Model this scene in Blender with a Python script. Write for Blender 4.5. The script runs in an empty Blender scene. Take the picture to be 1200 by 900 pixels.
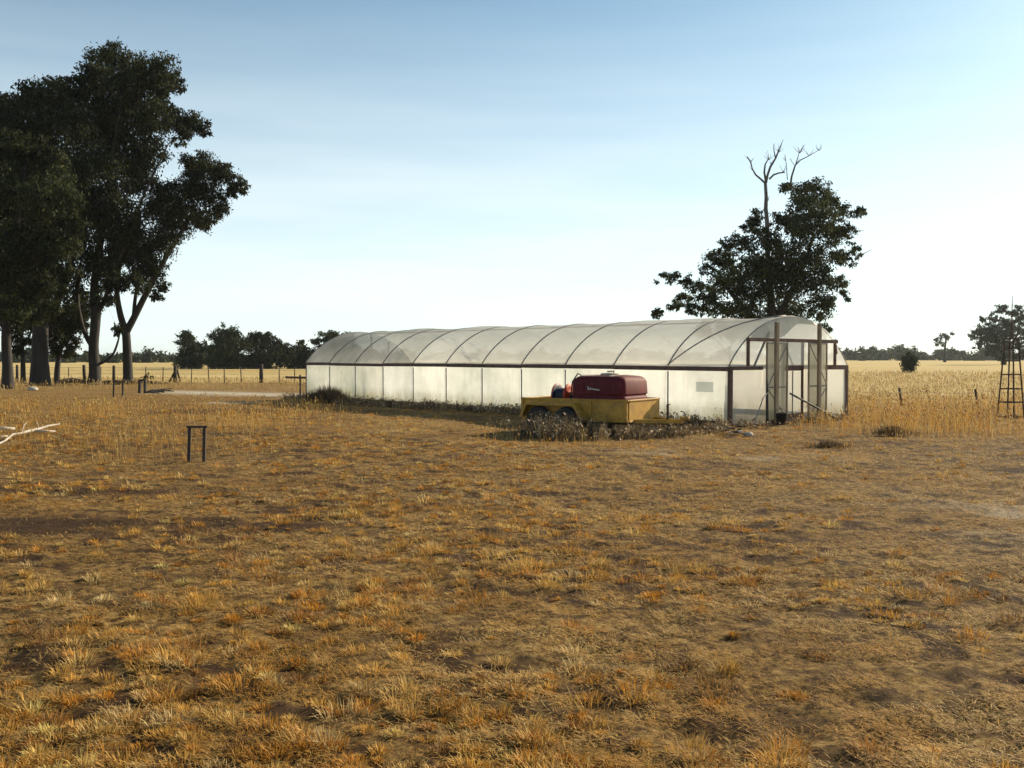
import bpy, math, random
import numpy as np
from mathutils import Vector, Matrix

random.seed(11)
RNG = np.random.default_rng(7)
S = bpy.context.scene
COL = S.collection
R = math.radians

# ------------------------------------------------------------------ camera
EYE = 1.65
cam_d = bpy.data.cameras.new('camera')
cam_d.sensor_width = 36.0
cam_d.lens = 35.0
cam_d.clip_start = 0.05
cam_d.clip_end = 9000.0
cam = bpy.data.objects.new('camera', cam_d)
COL.objects.link(cam)
cam.location = (0, 0, EYE)
cam.rotation_euler = (R(90 - 1.57), 0, 0)
S.camera = cam

# ------------------------------------------------------------------ sky, sun, exposure
SUN_AZ = R(52.0)      # clockwise from the view direction (+Y) towards +X
SUN_EL = R(26.0)
W = bpy.data.worlds.new('World')
S.world = W
W.use_nodes = True
wn, wl = W.node_tree.nodes, W.node_tree.links
wn.clear()
sky = wn.new('ShaderNodeTexSky')
sky.sky_type = 'NISHITA'
sky.sun_disc = False
sky.sun_elevation = SUN_EL
sky.sun_rotation = SUN_AZ
sky.altitude = 200
sky.air_density = 0.6
sky.dust_density = 0.65
sky.ozone_density = 1.0
bg = wn.new('ShaderNodeBackground')
bg.inputs['Strength'].default_value = 0.108
wo = wn.new('ShaderNodeOutputWorld')
# thin bright haze low over the horizon, the same all the way round, with faint streaks of cloud
tcw = wn.new('ShaderNodeTexCoord')
sxyz = wn.new('ShaderNodeSeparateXYZ'); wl.new(tcw.outputs['Generated'], sxyz.inputs['Vector'])
mapc = wn.new('ShaderNodeMapping'); mapc.inputs['Scale'].default_value = (1.5, 1.5, 16.0)
wl.new(tcw.outputs['Generated'], mapc.inputs['Vector'])
cn = wn.new('ShaderNodeTexNoise'); cn.inputs['Scale'].default_value = 2.2; cn.inputs['Detail'].default_value = 5
wl.new(mapc.outputs['Vector'], cn.inputs['Vector'])
hz = wn.new('ShaderNodeMapRange'); hz.interpolation_type = 'SMOOTHERSTEP'
for k_, v_ in (('From Min', 0.47), ('From Max', -0.02), ('To Min', 0.0), ('To Max', 0.85)): hz.inputs[k_].default_value = v_
wl.new(sxyz.outputs['Z'], hz.inputs['Value'])
cr = wn.new('ShaderNodeMapRange')
for k_, v_ in (('From Min', 0.3), ('From Max', 0.7), ('To Min', 0.75), ('To Max', 1.0)): cr.inputs[k_].default_value = v_
wl.new(cn.outputs['Fac'], cr.inputs['Value'])
hm = wn.new('ShaderNodeMath'); hm.operation = 'MULTIPLY'
wl.new(hz.outputs['Result'], hm.inputs[0]); wl.new(cr.outputs['Result'], hm.inputs[1])
gain = wn.new('ShaderNodeMix'); gain.data_type = 'RGBA'; gain.blend_type = 'MULTIPLY'
gain.inputs['Factor'].default_value = 1.0
gain.inputs['B'].default_value = (0.73, 0.95, 0.86, 1)
wl.new(sky.outputs['Color'], gain.inputs['A'])
hmix = wn.new('ShaderNodeMix'); hmix.data_type = 'RGBA'
hmix.inputs['B'].default_value = (6.2, 6.7, 6.5, 1)
wl.new(hm.outputs['Value'], hmix.inputs['Factor'])
wl.new(gain.outputs['Result'], hmix.inputs['A'])
wl.new(hmix.outputs['Result'], bg.inputs['Color'])
wl.new(bg.outputs['Background'], wo.inputs['Surface'])

sun_d = bpy.data.lights.new('sun', 'SUN')
sun_d.energy = 5.0
sun_d.angle = R(0.55)
sun_d.color = (1.0, 0.85, 0.62)
sun = bpy.data.objects.new('sun', sun_d)
COL.objects.link(sun)
SUN_DIR = Vector((math.sin(SUN_AZ) * math.cos(SUN_EL), math.cos(SUN_AZ) * math.cos(SUN_EL), math.sin(SUN_EL)))
sun.rotation_euler = SUN_DIR.to_track_quat('Z', 'Y').to_euler()
sun.location = SUN_DIR * 60

S.view_settings.view_transform = 'Standard'
S.view_settings.look = 'None'
S.view_settings.exposure = 0.70
S.view_settings.gamma = 1.0
S.view_settings.use_curve_mapping = False
S.render.engine = 'CYCLES'
S.cycles.max_bounces = 10
S.cycles.diffuse_bounces = 7
S.cycles.transmission_bounces = 6
S.cycles.transparent_max_bounces = 16
S.cycles.use_denoising = True
S.cycles.sample_clamp_indirect = 8.0

# ------------------------------------------------------------------ helpers
F = 35.0 / 36.0 * 1200.0   # focal length in photograph pixels
HZ = 418.0                 # horizon row in the photograph


def at(px, py, d):
    """World point at distance d along the view for a measured photograph position."""
    return Vector(((px - 600.0) / F * d, d, EYE + (HZ - py) / F * d))


def gx(px, d):
    return (px - 600.0) / F * d


def hash2(ix, iy, seed):
    h = (ix.astype(np.int64) * 374761393 + iy.astype(np.int64) * 668265263 + seed * 982451653) & 0xFFFFFFFF
    h = ((h ^ (h >> 13)) * 1274126177) & 0xFFFFFFFF
    h = h ^ (h >> 16)
    return (h & 0xFFFFFF) / float(0xFFFFFF)


def vnoise(x, y, seed=0):
    x = np.asarray(x, float); y = np.asarray(y, float)
    ix = np.floor(x); iy = np.floor(y)
    fx = x - ix; fy = y - iy
    ux = fx * fx * (3 - 2 * fx); uy = fy * fy * (3 - 2 * fy)
    a = hash2(ix, iy, seed); b = hash2(ix + 1, iy, seed)
    c = hash2(ix, iy + 1, seed); d = hash2(ix + 1, iy + 1, seed)
    return (a * (1 - ux) + b * ux) * (1 - uy) + (c * (1 - ux) + d * ux) * uy


def fbm(x, y, seed=0, octv=4):
    s = 0; a = 0.5; t = 0
    for i in range(octv):
        s = s + a * vnoise(x * 2 ** i + 17.3 * i, y * 2 ** i - 9.1 * i, seed + i)
        t += a; a *= 0.5
    return s / t


def sstep(a, b, x):
    t = np.clip((x - a) / (b - a), 0, 1)
    return t * t * (3 - 2 * t)


def ground_h(x, y):
    x = np.asarray(x, float); y = np.asarray(y, float)
    r = np.hypot(x, y)
    near = 1 - sstep(24, 48, r)
    h = (fbm(x / 5.5, y / 5.5, 3, 3) - 0.5) * 0.16 * near
    t = fbm(x / 0.42, y / 0.42, 21, 3)
    h = h + (np.abs(t - 0.5) * -2 + 0.35) * 0.048 * near * (1 - 0.45 * sstep(0, 5, x))
    h = h + (fbm(x / 0.12, y / 0.10, 31, 2) - 0.5) * 0.036 * near
    # the place is flattened where the greenhouse stands
    return h


def link(o, parent=None):
    COL.objects.link(o)
    if parent is not None:
        o.parent = parent
    return o


def tag(o, label=None, cat=None, group=None, kind=None):
    if label: o['label'] = label
    if cat: o['category'] = cat
    if group: o['group'] = group
    if kind: o['kind'] = kind
    return o


def empty(name, loc, rz=0.0):
    o = bpy.data.objects.new(name, None)
    o.empty_display_size = 0.2
    o.location = loc
    o.rotation_euler = (0, 0, rz)
    COL.objects.link(o)
    return o


class MB:
    def __init__(self):
        self.v = []; self.f = []

    def quadbox(self, c8):
        b = len(self.v)
        self.v += [tuple(p) for p in c8]
        for q in ((0, 3, 2, 1), (4, 5, 6, 7), (0, 1, 5, 4), (1, 2, 6, 5), (2, 3, 7, 6), (3, 0, 4, 7)):
            self.f.append(tuple(b + i for i in q))
        return self

    def box(self, x0, x1, y0, y1, z0, z1):
        return self.quadbox([(x0, y0, z0), (x1, y0, z0), (x1, y1, z0), (x0, y1, z0),
                             (x0, y0, z1), (x1, y0, z1), (x1, y1, z1), (x0, y1, z1)])

    def beam(self, p0, p1, w, h, up=(0, 0, 1)):
        p0 = Vector(p0); p1 = Vector(p1)
        d = (p1 - p0).normalized()
        s = d.cross(Vector(up))
        if s.length < 1e-4: s = d.cross(Vector((1, 0, 0)))
        s.normalize(); u = s.cross(d).normalized()
        a = s * (w / 2); b = u * (h / 2)
        return self.quadbox([p0 - a - b, p0 + a - b, p0 + a + b, p0 - a + b,
                             p1 - a - b, p1 + a - b, p1 + a + b, p1 - a + b])

    def tube(self, pts, rad, n=6, cap=True):
        pts = [Vector(p) for p in pts]
        if not isinstance(rad, (list, tuple)): rad = [rad] * len(pts)
        b = len(self.v)
        prev = None
        for i, p in enumerate(pts):
            if i == 0: t = pts[1] - pts[0]
            elif i == len(pts) - 1: t = pts[-1] - pts[-2]
            else: t = pts[i + 1] - pts[i - 1]
            t.normalize()
            if prev is None:
                s = t.cross(Vector((0, 0, 1)))
                if s.length < 0.05: s = t.cross(Vector((1, 0, 0)))
            else:
                s = prev - t * prev.dot(t)
            s.normalize(); prev = s
            u = t.cross(s)
            for k in range(n):
                a = 2 * math.pi * k / n
                self.v.append(tuple(p + (s * math.cos(a) + u * math.sin(a)) * rad[i]))
        for i in range(len(pts) - 1):
            for k in range(n):
                k2 = (k + 1) % n
                self.f.append((b + i * n + k, b + i * n + k2, b + (i + 1) * n + k2, b + (i + 1) * n + k))
        if cap:
            self.f.append(tuple(b + k for k in range(n))[::-1])
            e = b + (len(pts) - 1) * n
            self.f.append(tuple(e + k for k in range(n)))
        return self

    def lathe(self, prof, n=24, M=None):
        """prof: (radius, height) pairs about local Z, M a 4x4 matrix."""
        b = len(self.v)
        for r, z in prof:
            for k in range(n):
                a = 2 * math.pi * k / n
                p = Vector((r * math.cos(a), r * math.sin(a), z))
                self.v.append(tuple(M @ p if M else p))
        m = len(prof)
        for i in range(m - 1):
            for k in range(n):
                k2 = (k + 1) % n
                self.f.append((b + i * n + k, b + i * n + k2, b + (i + 1) * n + k2, b + (i + 1) * n + k))
        self.f.append(tuple(b + k for k in range(n))[::-1])
        self.f.append(tuple(b + (m - 1) * n + k for k in range(n)))
        return self

    def grid(self, fn, nu, nv):
        b = len(self.v)
        for i in range(nu + 1):
            for j in range(nv + 1):
                self.v.append(tuple(fn(i / nu, j / nv)))
        for i in range(nu):
            for j in range(nv):
                a = b + i * (nv + 1) + j
                self.f.append((a, a + nv + 1, a + nv + 2, a + 1))
        return self

    def build(self, name, mat, parent=None, smooth=False, bevel=0.0):
        me = bpy.data.meshes.new(name)
        me.from_pydata(self.v, [], self.f)
        me.update()
        if smooth:
            me.polygons.foreach_set('use_smooth', [True] * len(me.polygons))
        me.materials.append(mat)
        o = bpy.data.objects.new(name, me)
        link(o, parent)
        if bevel:
            m = o.modifiers.new('bevel', 'BEVEL')
            m.width = bevel; m.segments = 2; m.limit_method = 'ANGLE'
        return o


def tri_mesh(name, V, T, mat, col=None, parent=None, smooth=False):
    """Fast mesh from numpy vertices and triangles, col = per-vertex colour attribute."""
    me = bpy.data.meshes.new(name)
    me.vertices.add(len(V))
    me.vertices.foreach_set('co', np.ascontiguousarray(V, dtype=np.float32).ravel())
    k = T.shape[1]
    me.loops.add(T.size)
    me.loops.foreach_set('vertex_index', np.ascontiguousarray(T, dtype=np.int32).ravel())
    me.polygons.add(len(T))
    me.polygons.foreach_set('loop_start', np.arange(0, T.size, k, dtype=np.int32))
    me.polygons.foreach_set('loop_total', np.full(len(T), k, dtype=np.int32))
    if smooth:
        me.polygons.foreach_set('use_smooth', np.ones(len(T), dtype=bool))
    me.update(calc_edges=True)
    if col is not None:
        at_ = me.color_attributes.new('tint', 'FLOAT_COLOR', 'POINT')
        c4 = np.ones((len(V), 4), np.float32); c4[:, :col.shape[1]] = col
        at_.data.foreach_set('color', c4.ravel())
    me.materials.append(mat)
    o = bpy.data.objects.new(name, me)
    return link(o, parent)


# ------------------------------------------------------------------ materials
def new_mat(name):
    m = bpy.data.materials.new(name)
    m.use_nodes = True
    n, l = m.node_tree.nodes, m.node_tree.links
    n.clear()
    out = n.new('ShaderNodeOutputMaterial')
    return m, n, l, out


def noise_node(n, l, scale, detail=5, rough=0.6, coord='Object', vec=None, stretch=None):
    tc = n.new('ShaderNodeTexCoord')
    t = n.new('ShaderNodeTexNoise')
    t.inputs['Scale'].default_value = scale
    t.inputs['Detail'].default_value = detail
    t.inputs['Roughness'].default_value = rough
    src = tc.outputs[coord] if vec is None else vec
    if stretch:
        mp = n.new('ShaderNodeMapping')
        mp.inputs['Scale'].default_value = stretch
        l.new(src, mp.inputs['Vector']); src = mp.outputs['Vector']
    l.new(src, t.inputs['Vector'])
    return t


def ramp(n, l, fac, stops):
    r = n.new('ShaderNodeValToRGB')
    el = r.color_ramp.elements
    while len(el) < len(stops): el.new(0.5)
    for e, (p, c) in zip(el, stops):
        e.position = p
        e.color = (c[0], c[1], c[2], 1) if not isinstance(c, (int, float)) else (c, c, c, 1)
    l.new(fac, r.inputs['Fac'])
    return r.outputs['Color']


def mixc(n, l, fac, a, b, mode='MIX'):
    m = n.new('ShaderNodeMix'); m.data_type = 'RGBA'; m.blend_type = mode
    for sock, v in ((m.inputs['Factor'], fac), (m.inputs['A'], a), (m.inputs['B'], b)):
        if isinstance(v, (int, float)): sock.default_value = v
        elif isinstance(v, tuple): sock.default_value = (v[0], v[1], v[2], 1)
        else: l.new(v, sock)
    return m.outputs['Result']


def worn(name, base, dark, scale=6.0, rough=0.75, metal=0.0, spot=(0.35, 0.6), bump=0.25, stretch=None, third=None, spec=0.5):
    """Painted, timber or metal surface with blotches of wear of its own."""
    m, n, l, out = new_mat(name)
    p = n.new('ShaderNodeBsdfPrincipled')
    t = noise_node(n, l, scale, 7, 0.65, stretch=stretch)
    c = ramp(n, l, t.outputs['Fac'], [(spot[0], dark), (spot[1], base)])
    if third:
        t3 = noise_node(n, l, scale * 3.3, 6, 0.7)
        f3 = ramp(n, l, t3.outputs['Fac'], [(0.56, 0.0), (0.66, 1.0)])
        c = mixc(n, l, f3, c, third)
    l.new(c, p.inputs['Base Color'])
    p.inputs['Roughness'].default_value = rough
    p.inputs['Metallic'].default_value = metal
    p.inputs['Specular IOR Level'].default_value = spec
    if bump:
        b = n.new('ShaderNodeBump'); b.inputs['Strength'].default_value = bump; b.inputs['Distance'].default_value = 0.02
        l.new(t.outputs['Fac'], b.inputs['Height']); l.new(b.outputs['Normal'], p.inputs['Normal'])
    l.new(p.outputs['BSDF'], out.inputs['Surface'])
    return m


def leafy(name, transl=0.35, rough=0.6, var=0.35, gain=1.0, spec=0.25):
    """Foliage and straw: colour from the leaf's own tint, part of the light passes through."""
    m, n, l, out = new_mat(name)
    a = n.new('ShaderNodeAttribute'); a.attribute_name = 'tint'
    t = noise_node(n, l, 1.3, 3, 0.6)
    f = ramp(n, l, t.outputs['Fac'], [(0.3, 1.0 - var), (0.7, 1.0 + var * 0.4)])
    c = mixc(n, l, 1.0, a.outputs['Color'], f, 'MULTIPLY')
    if gain != 1.0:
        c = mixc(n, l, 1.0, c, (gain, gain, gain), 'MULTIPLY')
    p = n.new('ShaderNodeBsdfPrincipled')
    p.inputs['Roughness'].default_value = rough
    p.inputs['Specular IOR Level'].default_value = spec
    l.new(c, p.inputs['Base Color'])
    tr = n.new('ShaderNodeBsdfTranslucent')
    l.new(c, tr.inputs['Color'])
    mx = n.new('ShaderNodeMixShader'); mx.inputs['Fac'].default_value = transl
    l.new(p.outputs['BSDF'], mx.inputs[1]); l.new(tr.outputs['BSDF'], mx.inputs[2])
    l.new(mx.outputs['Shader'], out.inputs['Surface'])
    return m


def ground_material():
    m, n, l, out = new_mat('dry_ground')
    p = n.new('ShaderNodeBsdfPrincipled')
    p.inputs['Roughness'].default_value = 0.95
    p.inputs['Specular IOR Level'].default_value = 0.1
    a = n.new('ShaderNodeAttribute'); a.attribute_name = 'tint'
    sep = n.new('ShaderNodeSeparateColor'); l.new(a.outputs['Color'], sep.inputs['Color'])
    # trampled straw over soil
    t1 = noise_node(n, l, 14.0, 8, 0.75)
    straw = ramp(n, l, t1.outputs['Fac'], [(0.37, (0.045, 0.024, 0.010)), (0.45, (0.17, 0.10, 0.036)), (0.55, (0.37, 0.235, 0.08)), (0.67, (0.56, 0.40, 0.165))])
    t2 = noise_node(n, l, 0.55, 5, 0.6)
    var = ramp(n, l, t2.outputs['Fac'], [(0.35, (0.72, 0.66, 0.6)), (0.65, (1.0, 1.0, 1.0))])
    straw = mixc(n, l, 1.0, straw, var, 'MULTIPLY')
    # pale ripe paddock with faint drill rows
    t3 = noise_node(n, l, 0.05, 6, 0.65, stretch=(0.25, 1.6, 1.0))
    field = ramp(n, l, t3.outputs['Fac'], [(0.3, (0.46, 0.33, 0.125)), (0.5, (0.57, 0.435, 0.19)), (0.7, (0.63, 0.49, 0.235))])
    t3b = noise_node(n, l, 1.2, 6, 0.75, stretch=(0.6, 1.5, 1.0))
    fv = ramp(n, l, t3b.outputs['Fac'], [(0.3, (0.74, 0.7, 0.62)), (0.62, (1.0, 1.0, 1.0))])
    field = mixc(n, l, 1.0, field, fv, 'MULTIPLY')
    t4 = noise_node(n, l, 2.5, 6, 0.7)
    sand = ramp(n, l, t4.outputs['Fac'], [(0.3, (0.40, 0.34, 0.25)), (0.7, (0.62, 0.56, 0.45))])
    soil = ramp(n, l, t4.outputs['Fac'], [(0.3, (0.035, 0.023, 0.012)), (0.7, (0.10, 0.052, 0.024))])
    c = mixc(n, l, sep.outputs['Red'], straw, field)
    c = mixc(n, l, sep.outputs['Green'], c, sand)
    c = mixc(n, l, sep.outputs['Blue'], c, soil)  # blue weight: bare soil plus the shade painted along the wall foot
    l.new(c, p.inputs['Base Color'])
    t5 = noise_node(n, l, 26.0, 6, 0.75)
    b = n.new('ShaderNodeBump'); b.inputs['Strength'].default_value = 1.0; b.inputs['Distance'].default_value = 0.05
    l.new(t5.outputs['Fac'], b.inputs['Height']); l.new(b.outputs['Normal'], p.inputs['Normal'])
    l.new(p.outputs['BSDF'], out.inputs['Surface'])
    return m


def film_material(name, clear=0.3, tint=(0.93, 0.92, 0.86), dirt=0.5, fold=3.0, algae=True, back=0.2):
    """Thin polythene: some light straight through, most scattered through, some scattered back, a soft sheen."""
    m, n, l, out = new_mat(name)
    tc = n.new('ShaderNodeTexCoord')
    t = noise_node(n, l, 1.1, 6, 0.65)
    ts = noise_node(n, l, 2.2, 5, 0.6, stretch=(1.0, 1.0, 0.12))
    c = ramp(n, l, t.outputs['Fac'], [(0.28, tuple(v * (1 - 0.32 * dirt) for v in tint)), (0.62, tint)])
    s = ramp(n, l, ts.outputs['Fac'], [(0.3, tuple([1 - 0.22 * dirt] * 3)), (0.6, 1.0)])
    c = mixc(n, l, 1.0, c, s, 'MULTIPLY')
    tl = noise_node(n, l, 0.42, 4, 0.55)
    cl_ = ramp(n, l, tl.outputs['Fac'], [(0.36, (1 - 0.42 * dirt, 1 - 0.36 * dirt, 1 - 0.40 * dirt)), (0.60, 1.0)])
    c = mixc(n, l, 1.0, c, cl_, 'MULTIPLY')
    if algae:
        # splashed soil and green algae low on the walls
        sx = n.new('ShaderNodeSeparateXYZ'); l.new(tc.outputs['Object'], sx.inputs['Vector'])
        ta = noise_node(n, l, 2.6, 6, 0.7, stretch=(1, 1, 0.5))
        mr = n.new('ShaderNodeMapRange')
        mr.inputs['From Min'].default_value = 0.62; mr.inputs['From Max'].default_value = 0.08
        l.new(sx.outputs['Z'], mr.inputs['Value'])
        mu = n.new('ShaderNodeMath'); mu.operation = 'MULTIPLY'
        l.new(mr.outputs['Result'], mu.inputs[0])
        fa = ramp(n, l, ta.outputs['Fac'], [(0.30, 0.0), (0.60, 1.0)])
        l.new(fa, mu.inputs[1])
        c = mixc(n, l, mu.outputs['Value'], c, (0.34, 0.31, 0.16))
    tr = n.new('ShaderNodeBsdfTranslucent'); l.new(c, tr.inputs['Color'])
    df = n.new('ShaderNodeBsdfDiffuse'); l.new(c, df.inputs['Color'])
    bm = n.new('ShaderNodeBump'); bm.inputs['Strength'].default_value = 0.35; bm.inputs['Distance'].default_value = 0.05
    tb = noise_node(n, l, fold, 4, 0.5)
    l.new(tb.outputs['Fac'], bm.inputs['Height'])
    for q in (tr, df): l.new(bm.outputs['Normal'], q.inputs['Normal'])
    m1 = n.new('ShaderNodeMixShader'); m1.inputs['Fac'].default_value = back
    l.new(tr.outputs['BSDF'], m1.inputs[1]); l.new(df.outputs['BSDF'], m1.inputs[2])
    tp = n.new('ShaderNodeBsdfTransparent'); tp.inputs['Color'].default_value = (0.97, 0.97, 0.95, 1)
    m2 = n.new('ShaderNodeMixShader'); m2.inputs['Fac'].default_value = clear
    l.new(m1.outputs['Shader'], m2.inputs[1]); l.new(tp.outputs['BSDF'], m2.inputs[2])
    gl = n.new('ShaderNodeBsdfGlossy'); gl.inputs['Roughness'].default_value = 0.45
    l.new(bm.outputs['Normal'], gl.inputs['Normal'])
    lw_ = n.new('ShaderNodeLayerWeight'); lw_.inputs['Blend'].default_value = 0.12
    fr = n.new('ShaderNodeMath'); fr.operation = 'MULTIPLY'; fr.inputs[1].default_value = 0.22
    l.new(lw_.outputs['Facing'], fr.inputs[0])
    m3 = n.new('ShaderNodeMixShader')
    l.new(fr.outputs['Value'], m3.inputs['Fac'])
    l.new(m2.outputs['Shader'], m3.inputs[1]); l.new(gl.outputs['BSDF'], m3.inputs[2])
    l.new(m3.outputs['Shader'], out.inputs['Surface'])
    return m


M_ground = ground_material()
M_straw = leafy('straw', 0.3, 0.7, 0.3)
M_leaf = leafy('gum_leaves', 0.25, 0.75, 0.35, spec=0.12)
M_bark = worn('gum_bark', (0.034, 0.028, 0.023), (0.016, 0.013, 0.011), 3.0, 0.9, spot=(0.35, 0.65), stretch=(1, 1, 0.2))
M_dead = worn('dead_wood', (0.17, 0.145, 0.12), (0.09, 0.076, 0.062), 3.0, 0.9)
M_pale = worn('bleached_wood', (0.46, 0.41, 0.34), (0.26, 0.22, 0.17), 5.0, 0.85)
M_post = worn('old_fence_timber', (0.06, 0.046, 0.035), (0.026, 0.02, 0.016), 8.0, 0.9, stretch=(1, 1, 0.2))
M_wire = worn('fence_wire', (0.22, 0.20, 0.18), (0.12, 0.09, 0.07), 20, 0.6, 0.6, bump=0)
M_film = film_material('greenhouse_film', 0.13, (0.90, 0.925, 0.93), dirt=0.65)
M_film_r = film_material('greenhouse_roof_film', 0.27, (0.95, 0.96, 0.95), dirt=0.3)
M_film_ra = film_material('aged_roof_film', 0.27, (0.80, 0.80, 0.78), dirt=0.7)
M_film_a = film_material('aged_wall_film', 0.18, (0.84, 0.86, 0.83), dirt=0.8)
M_film_c = film_material('clear_greenhouse_film', 0.46, dirt=0.3)
M_film_g = film_material('greenhouse_gable_film', 0.46, (0.94, 0.96, 0.96), 0.25, back=0.4)
M_film_tan = film_material('door_leaf_film', 0.14, (0.82, 0.74, 0.54), 0.5, back=0.4)
M_film_grey = film_material('loose_film', 0.16, (0.58, 0.58, 0.55), 0.6, 6.0, algae=False)
M_timber = worn('brown_timber', (0.155, 0.085, 0.058), (0.085, 0.048, 0.034), 5.0, 0.8, stretch=(1, 1, 1))
M_timber_l = worn('weathered_timber', (0.36, 0.27, 0.17), (0.20, 0.14, 0.085), 6.0, 0.85, stretch=(1, 1, 0.25))
M_pipe = worn('galvanised_pipe', (0.30, 0.29, 0.27), (0.18, 0.165, 0.15), 14, 0.55, 0.4, bump=0.05)
M_rust = worn('rusty_steel', (0.13, 0.07, 0.045), (0.05, 0.03, 0.024), 12, 0.85, 0.2)
M_dark = worn('dark_steel', (0.045, 0.042, 0.04), (0.02, 0.019, 0.018), 12, 0.6, 0.3)
M_yellow = worn('yellow_trailer_paint', (0.50, 0.27, 0.018), (0.31, 0.16, 0.014), 3.5, 0.5, third=(0.17, 0.085, 0.03))
M_red = worn('red_tank_plastic', (0.125, 0.008, 0.012), (0.075, 0.006, 0.009), 2.5, 0.72, bump=0.06, third=(0.17, 0.035, 0.03), spec=0.3)
M_redlid = worn('orange_red_plastic', (0.50, 0.055, 0.018), (0.36, 0.035, 0.014), 4, 0.5, bump=0.03)
M_navy = worn('navy_hose', (0.018, 0.024, 0.055), (0.012, 0.015, 0.03), 6, 0.5, bump=0.05)
M_black = worn('black_rubber', (0.012, 0.012, 0.012), (0.022, 0.02, 0.018), 9, 0.8)
M_white = worn('white_print', (0.75, 0.72, 0.68), (0.55, 0.5, 0.46), 30, 0.6, bump=0)
M_tan = worn('tan_lid_sheen', (0.48, 0.40, 0.30), (0.34, 0.27, 0.19), 9, 0.8)  # tan of the lid, also of the painted sky sheen on the tank
M_stone = worn('pale_stone', (0.55, 0.50, 0.42), (0.36, 0.31, 0.25), 9, 0.9)
M_patch = film_material('grey_patch', 0.10, (0.66, 0.70, 0.69), 0.3, algae=False)

# ------------------------------------------------------------------ greenhouse frame of reference
GH_O = Vector((5.0, 22.9, 0.0))
GH_RZ = math.atan2(3.1, 3.74)
GW, GL, NB = 4.86, 20.3, 11
EAVE, RISE = 1.43, 1.20
GU = Vector((math.cos(GH_RZ), math.sin(GH_RZ), 0))     # along the gable
GV = Vector((-math.sin(GH_RZ), math.cos(GH_RZ), 0))    # along the length


def gh_local(x, y):
    dx, dy = x - GH_O.x, y - GH_O.y
    return dx * GU.x + dy * GU.y, dx * GV.x + dy * GV.y


# ------------------------------------------------------------------ ground zones (colours of the place, plus painted foot shade and a bounce floor)
def zones(x, y):
    """(ripe paddock, pale sand and bounce floor, dark soil and painted foot shade) weights."""
    w = fbm(x / 3.0, y / 3.0, 51, 3) - 0.5
    fld_l = sstep(62, 66, y + w * 4) * (1 - sstep(-12, -6, x))
    fld_r = sstep(31, 38, y + w * 6 + (x - 12) * 0.1) * sstep(-8, -2, x)
    fld_far = sstep(66, 74, y)
    fld = np.clip(fld_l + fld_r + fld_far, 0, 1)
    # curving pale track / spoil left of the greenhouse, and a scuffed pale area on the right
    yc = 44.5 + 0.05 * (x + 13) ** 2 * 0.35 - (x + 13) * 0.55
    trk = np.exp(-((y - yc) / 1.9) ** 2) * sstep(-17.5, -15.5, x) * (1 - sstep(-9.5, -7.5, x))
    trk2 = np.exp(-((y - 35.8) / 0.7) ** 2) * sstep(-11.6, -10.6, x) * (1 - sstep(-9.4, -8.6, x))
    scuff = np.exp(-(((x - 5.4) / 2.0) ** 2 + ((y - 10.2) / 1.4) ** 2)) * 0.5 + np.exp(-(((x - 3.6) / 1.6) ** 2 + ((y - 16.6) / 1.0) ** 2)) * 0.45
    n1 = fbm(x / 0.8, y / 0.8, 61, 4)
    sand = np.clip((trk * 1.1 + trk2 * 0.9) * sstep(0.30, 0.52, n1 + 0.12) + scuff * sstep(0.42, 0.62, n1), 0, 1)
    # dark bare patches
    ell = lambda cx, cy, rx, ry: np.exp(-(((x - cx) / rx) ** 2 + ((y - cy) / ry) ** 2) ** 1.5)
    drk0 = ell(-8.9, 29.6, 2.0, 1.5) * 1.6
    drk = ell(-4.9, 12.0, 1.6, 0.5) * 0.9 + ell(-2.5, 9.7, 1.1, 0.34) * 1.0 \
        + ell(-4.7, 9.7, 1.3, 0.55) * 1.0 + ell(-6.4, 20.6, 1.3, 0.5) * 0.55 + ell(-1.5, 8.0, 0.5, 0.2) * 0.5 \
        + ell(5.9, 18.3, 0.55, 0.3) * 0.9 + ell(6.9, 20.2, 0.8, 0.35) * 0.7 + ell(-1.7, 4.9, 0.5, 0.35) * 0.6 + ell(0.1, 4.6, 0.5, 0.2) * 0.6
    base = fbm(x / 1.7, y / 1.7, 71, 4)
    left = 1 - sstep(-6, 1.0, x + (y - 10) * 0.12)
    spots = sstep(0.53, 0.62, fbm(x / 0.22, y / 0.15, 77, 3))
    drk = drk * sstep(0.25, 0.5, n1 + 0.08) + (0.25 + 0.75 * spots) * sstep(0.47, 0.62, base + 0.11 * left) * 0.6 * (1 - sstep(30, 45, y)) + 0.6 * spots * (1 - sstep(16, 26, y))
    u, v = gh_local(x, y)
    inside = (u > -0.05) & (u < GW + 0.05) & (v > -0.05) & (v < GL + 0.05)
    drk = np.where(inside, 0.35, drk)
    fld = np.where(inside, 0.0, fld)
    drk = drk + drk0
    drk = np.maximum(drk, np.where((u > -1.5) & (u < 0) & (v > -0.3) & (v < GL + 0.5), 0.9 * sstep(-1.5, -0.5, u + (n1 - 0.5)), 0))  # shade below the long wall, painted into the dark soil weight
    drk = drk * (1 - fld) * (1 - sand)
    sand = np.where(inside, 0.6, sand)  # floor inside made pale to bounce light up into the film
    return fld, sand, np.clip(drk, 0, 1)


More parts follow.
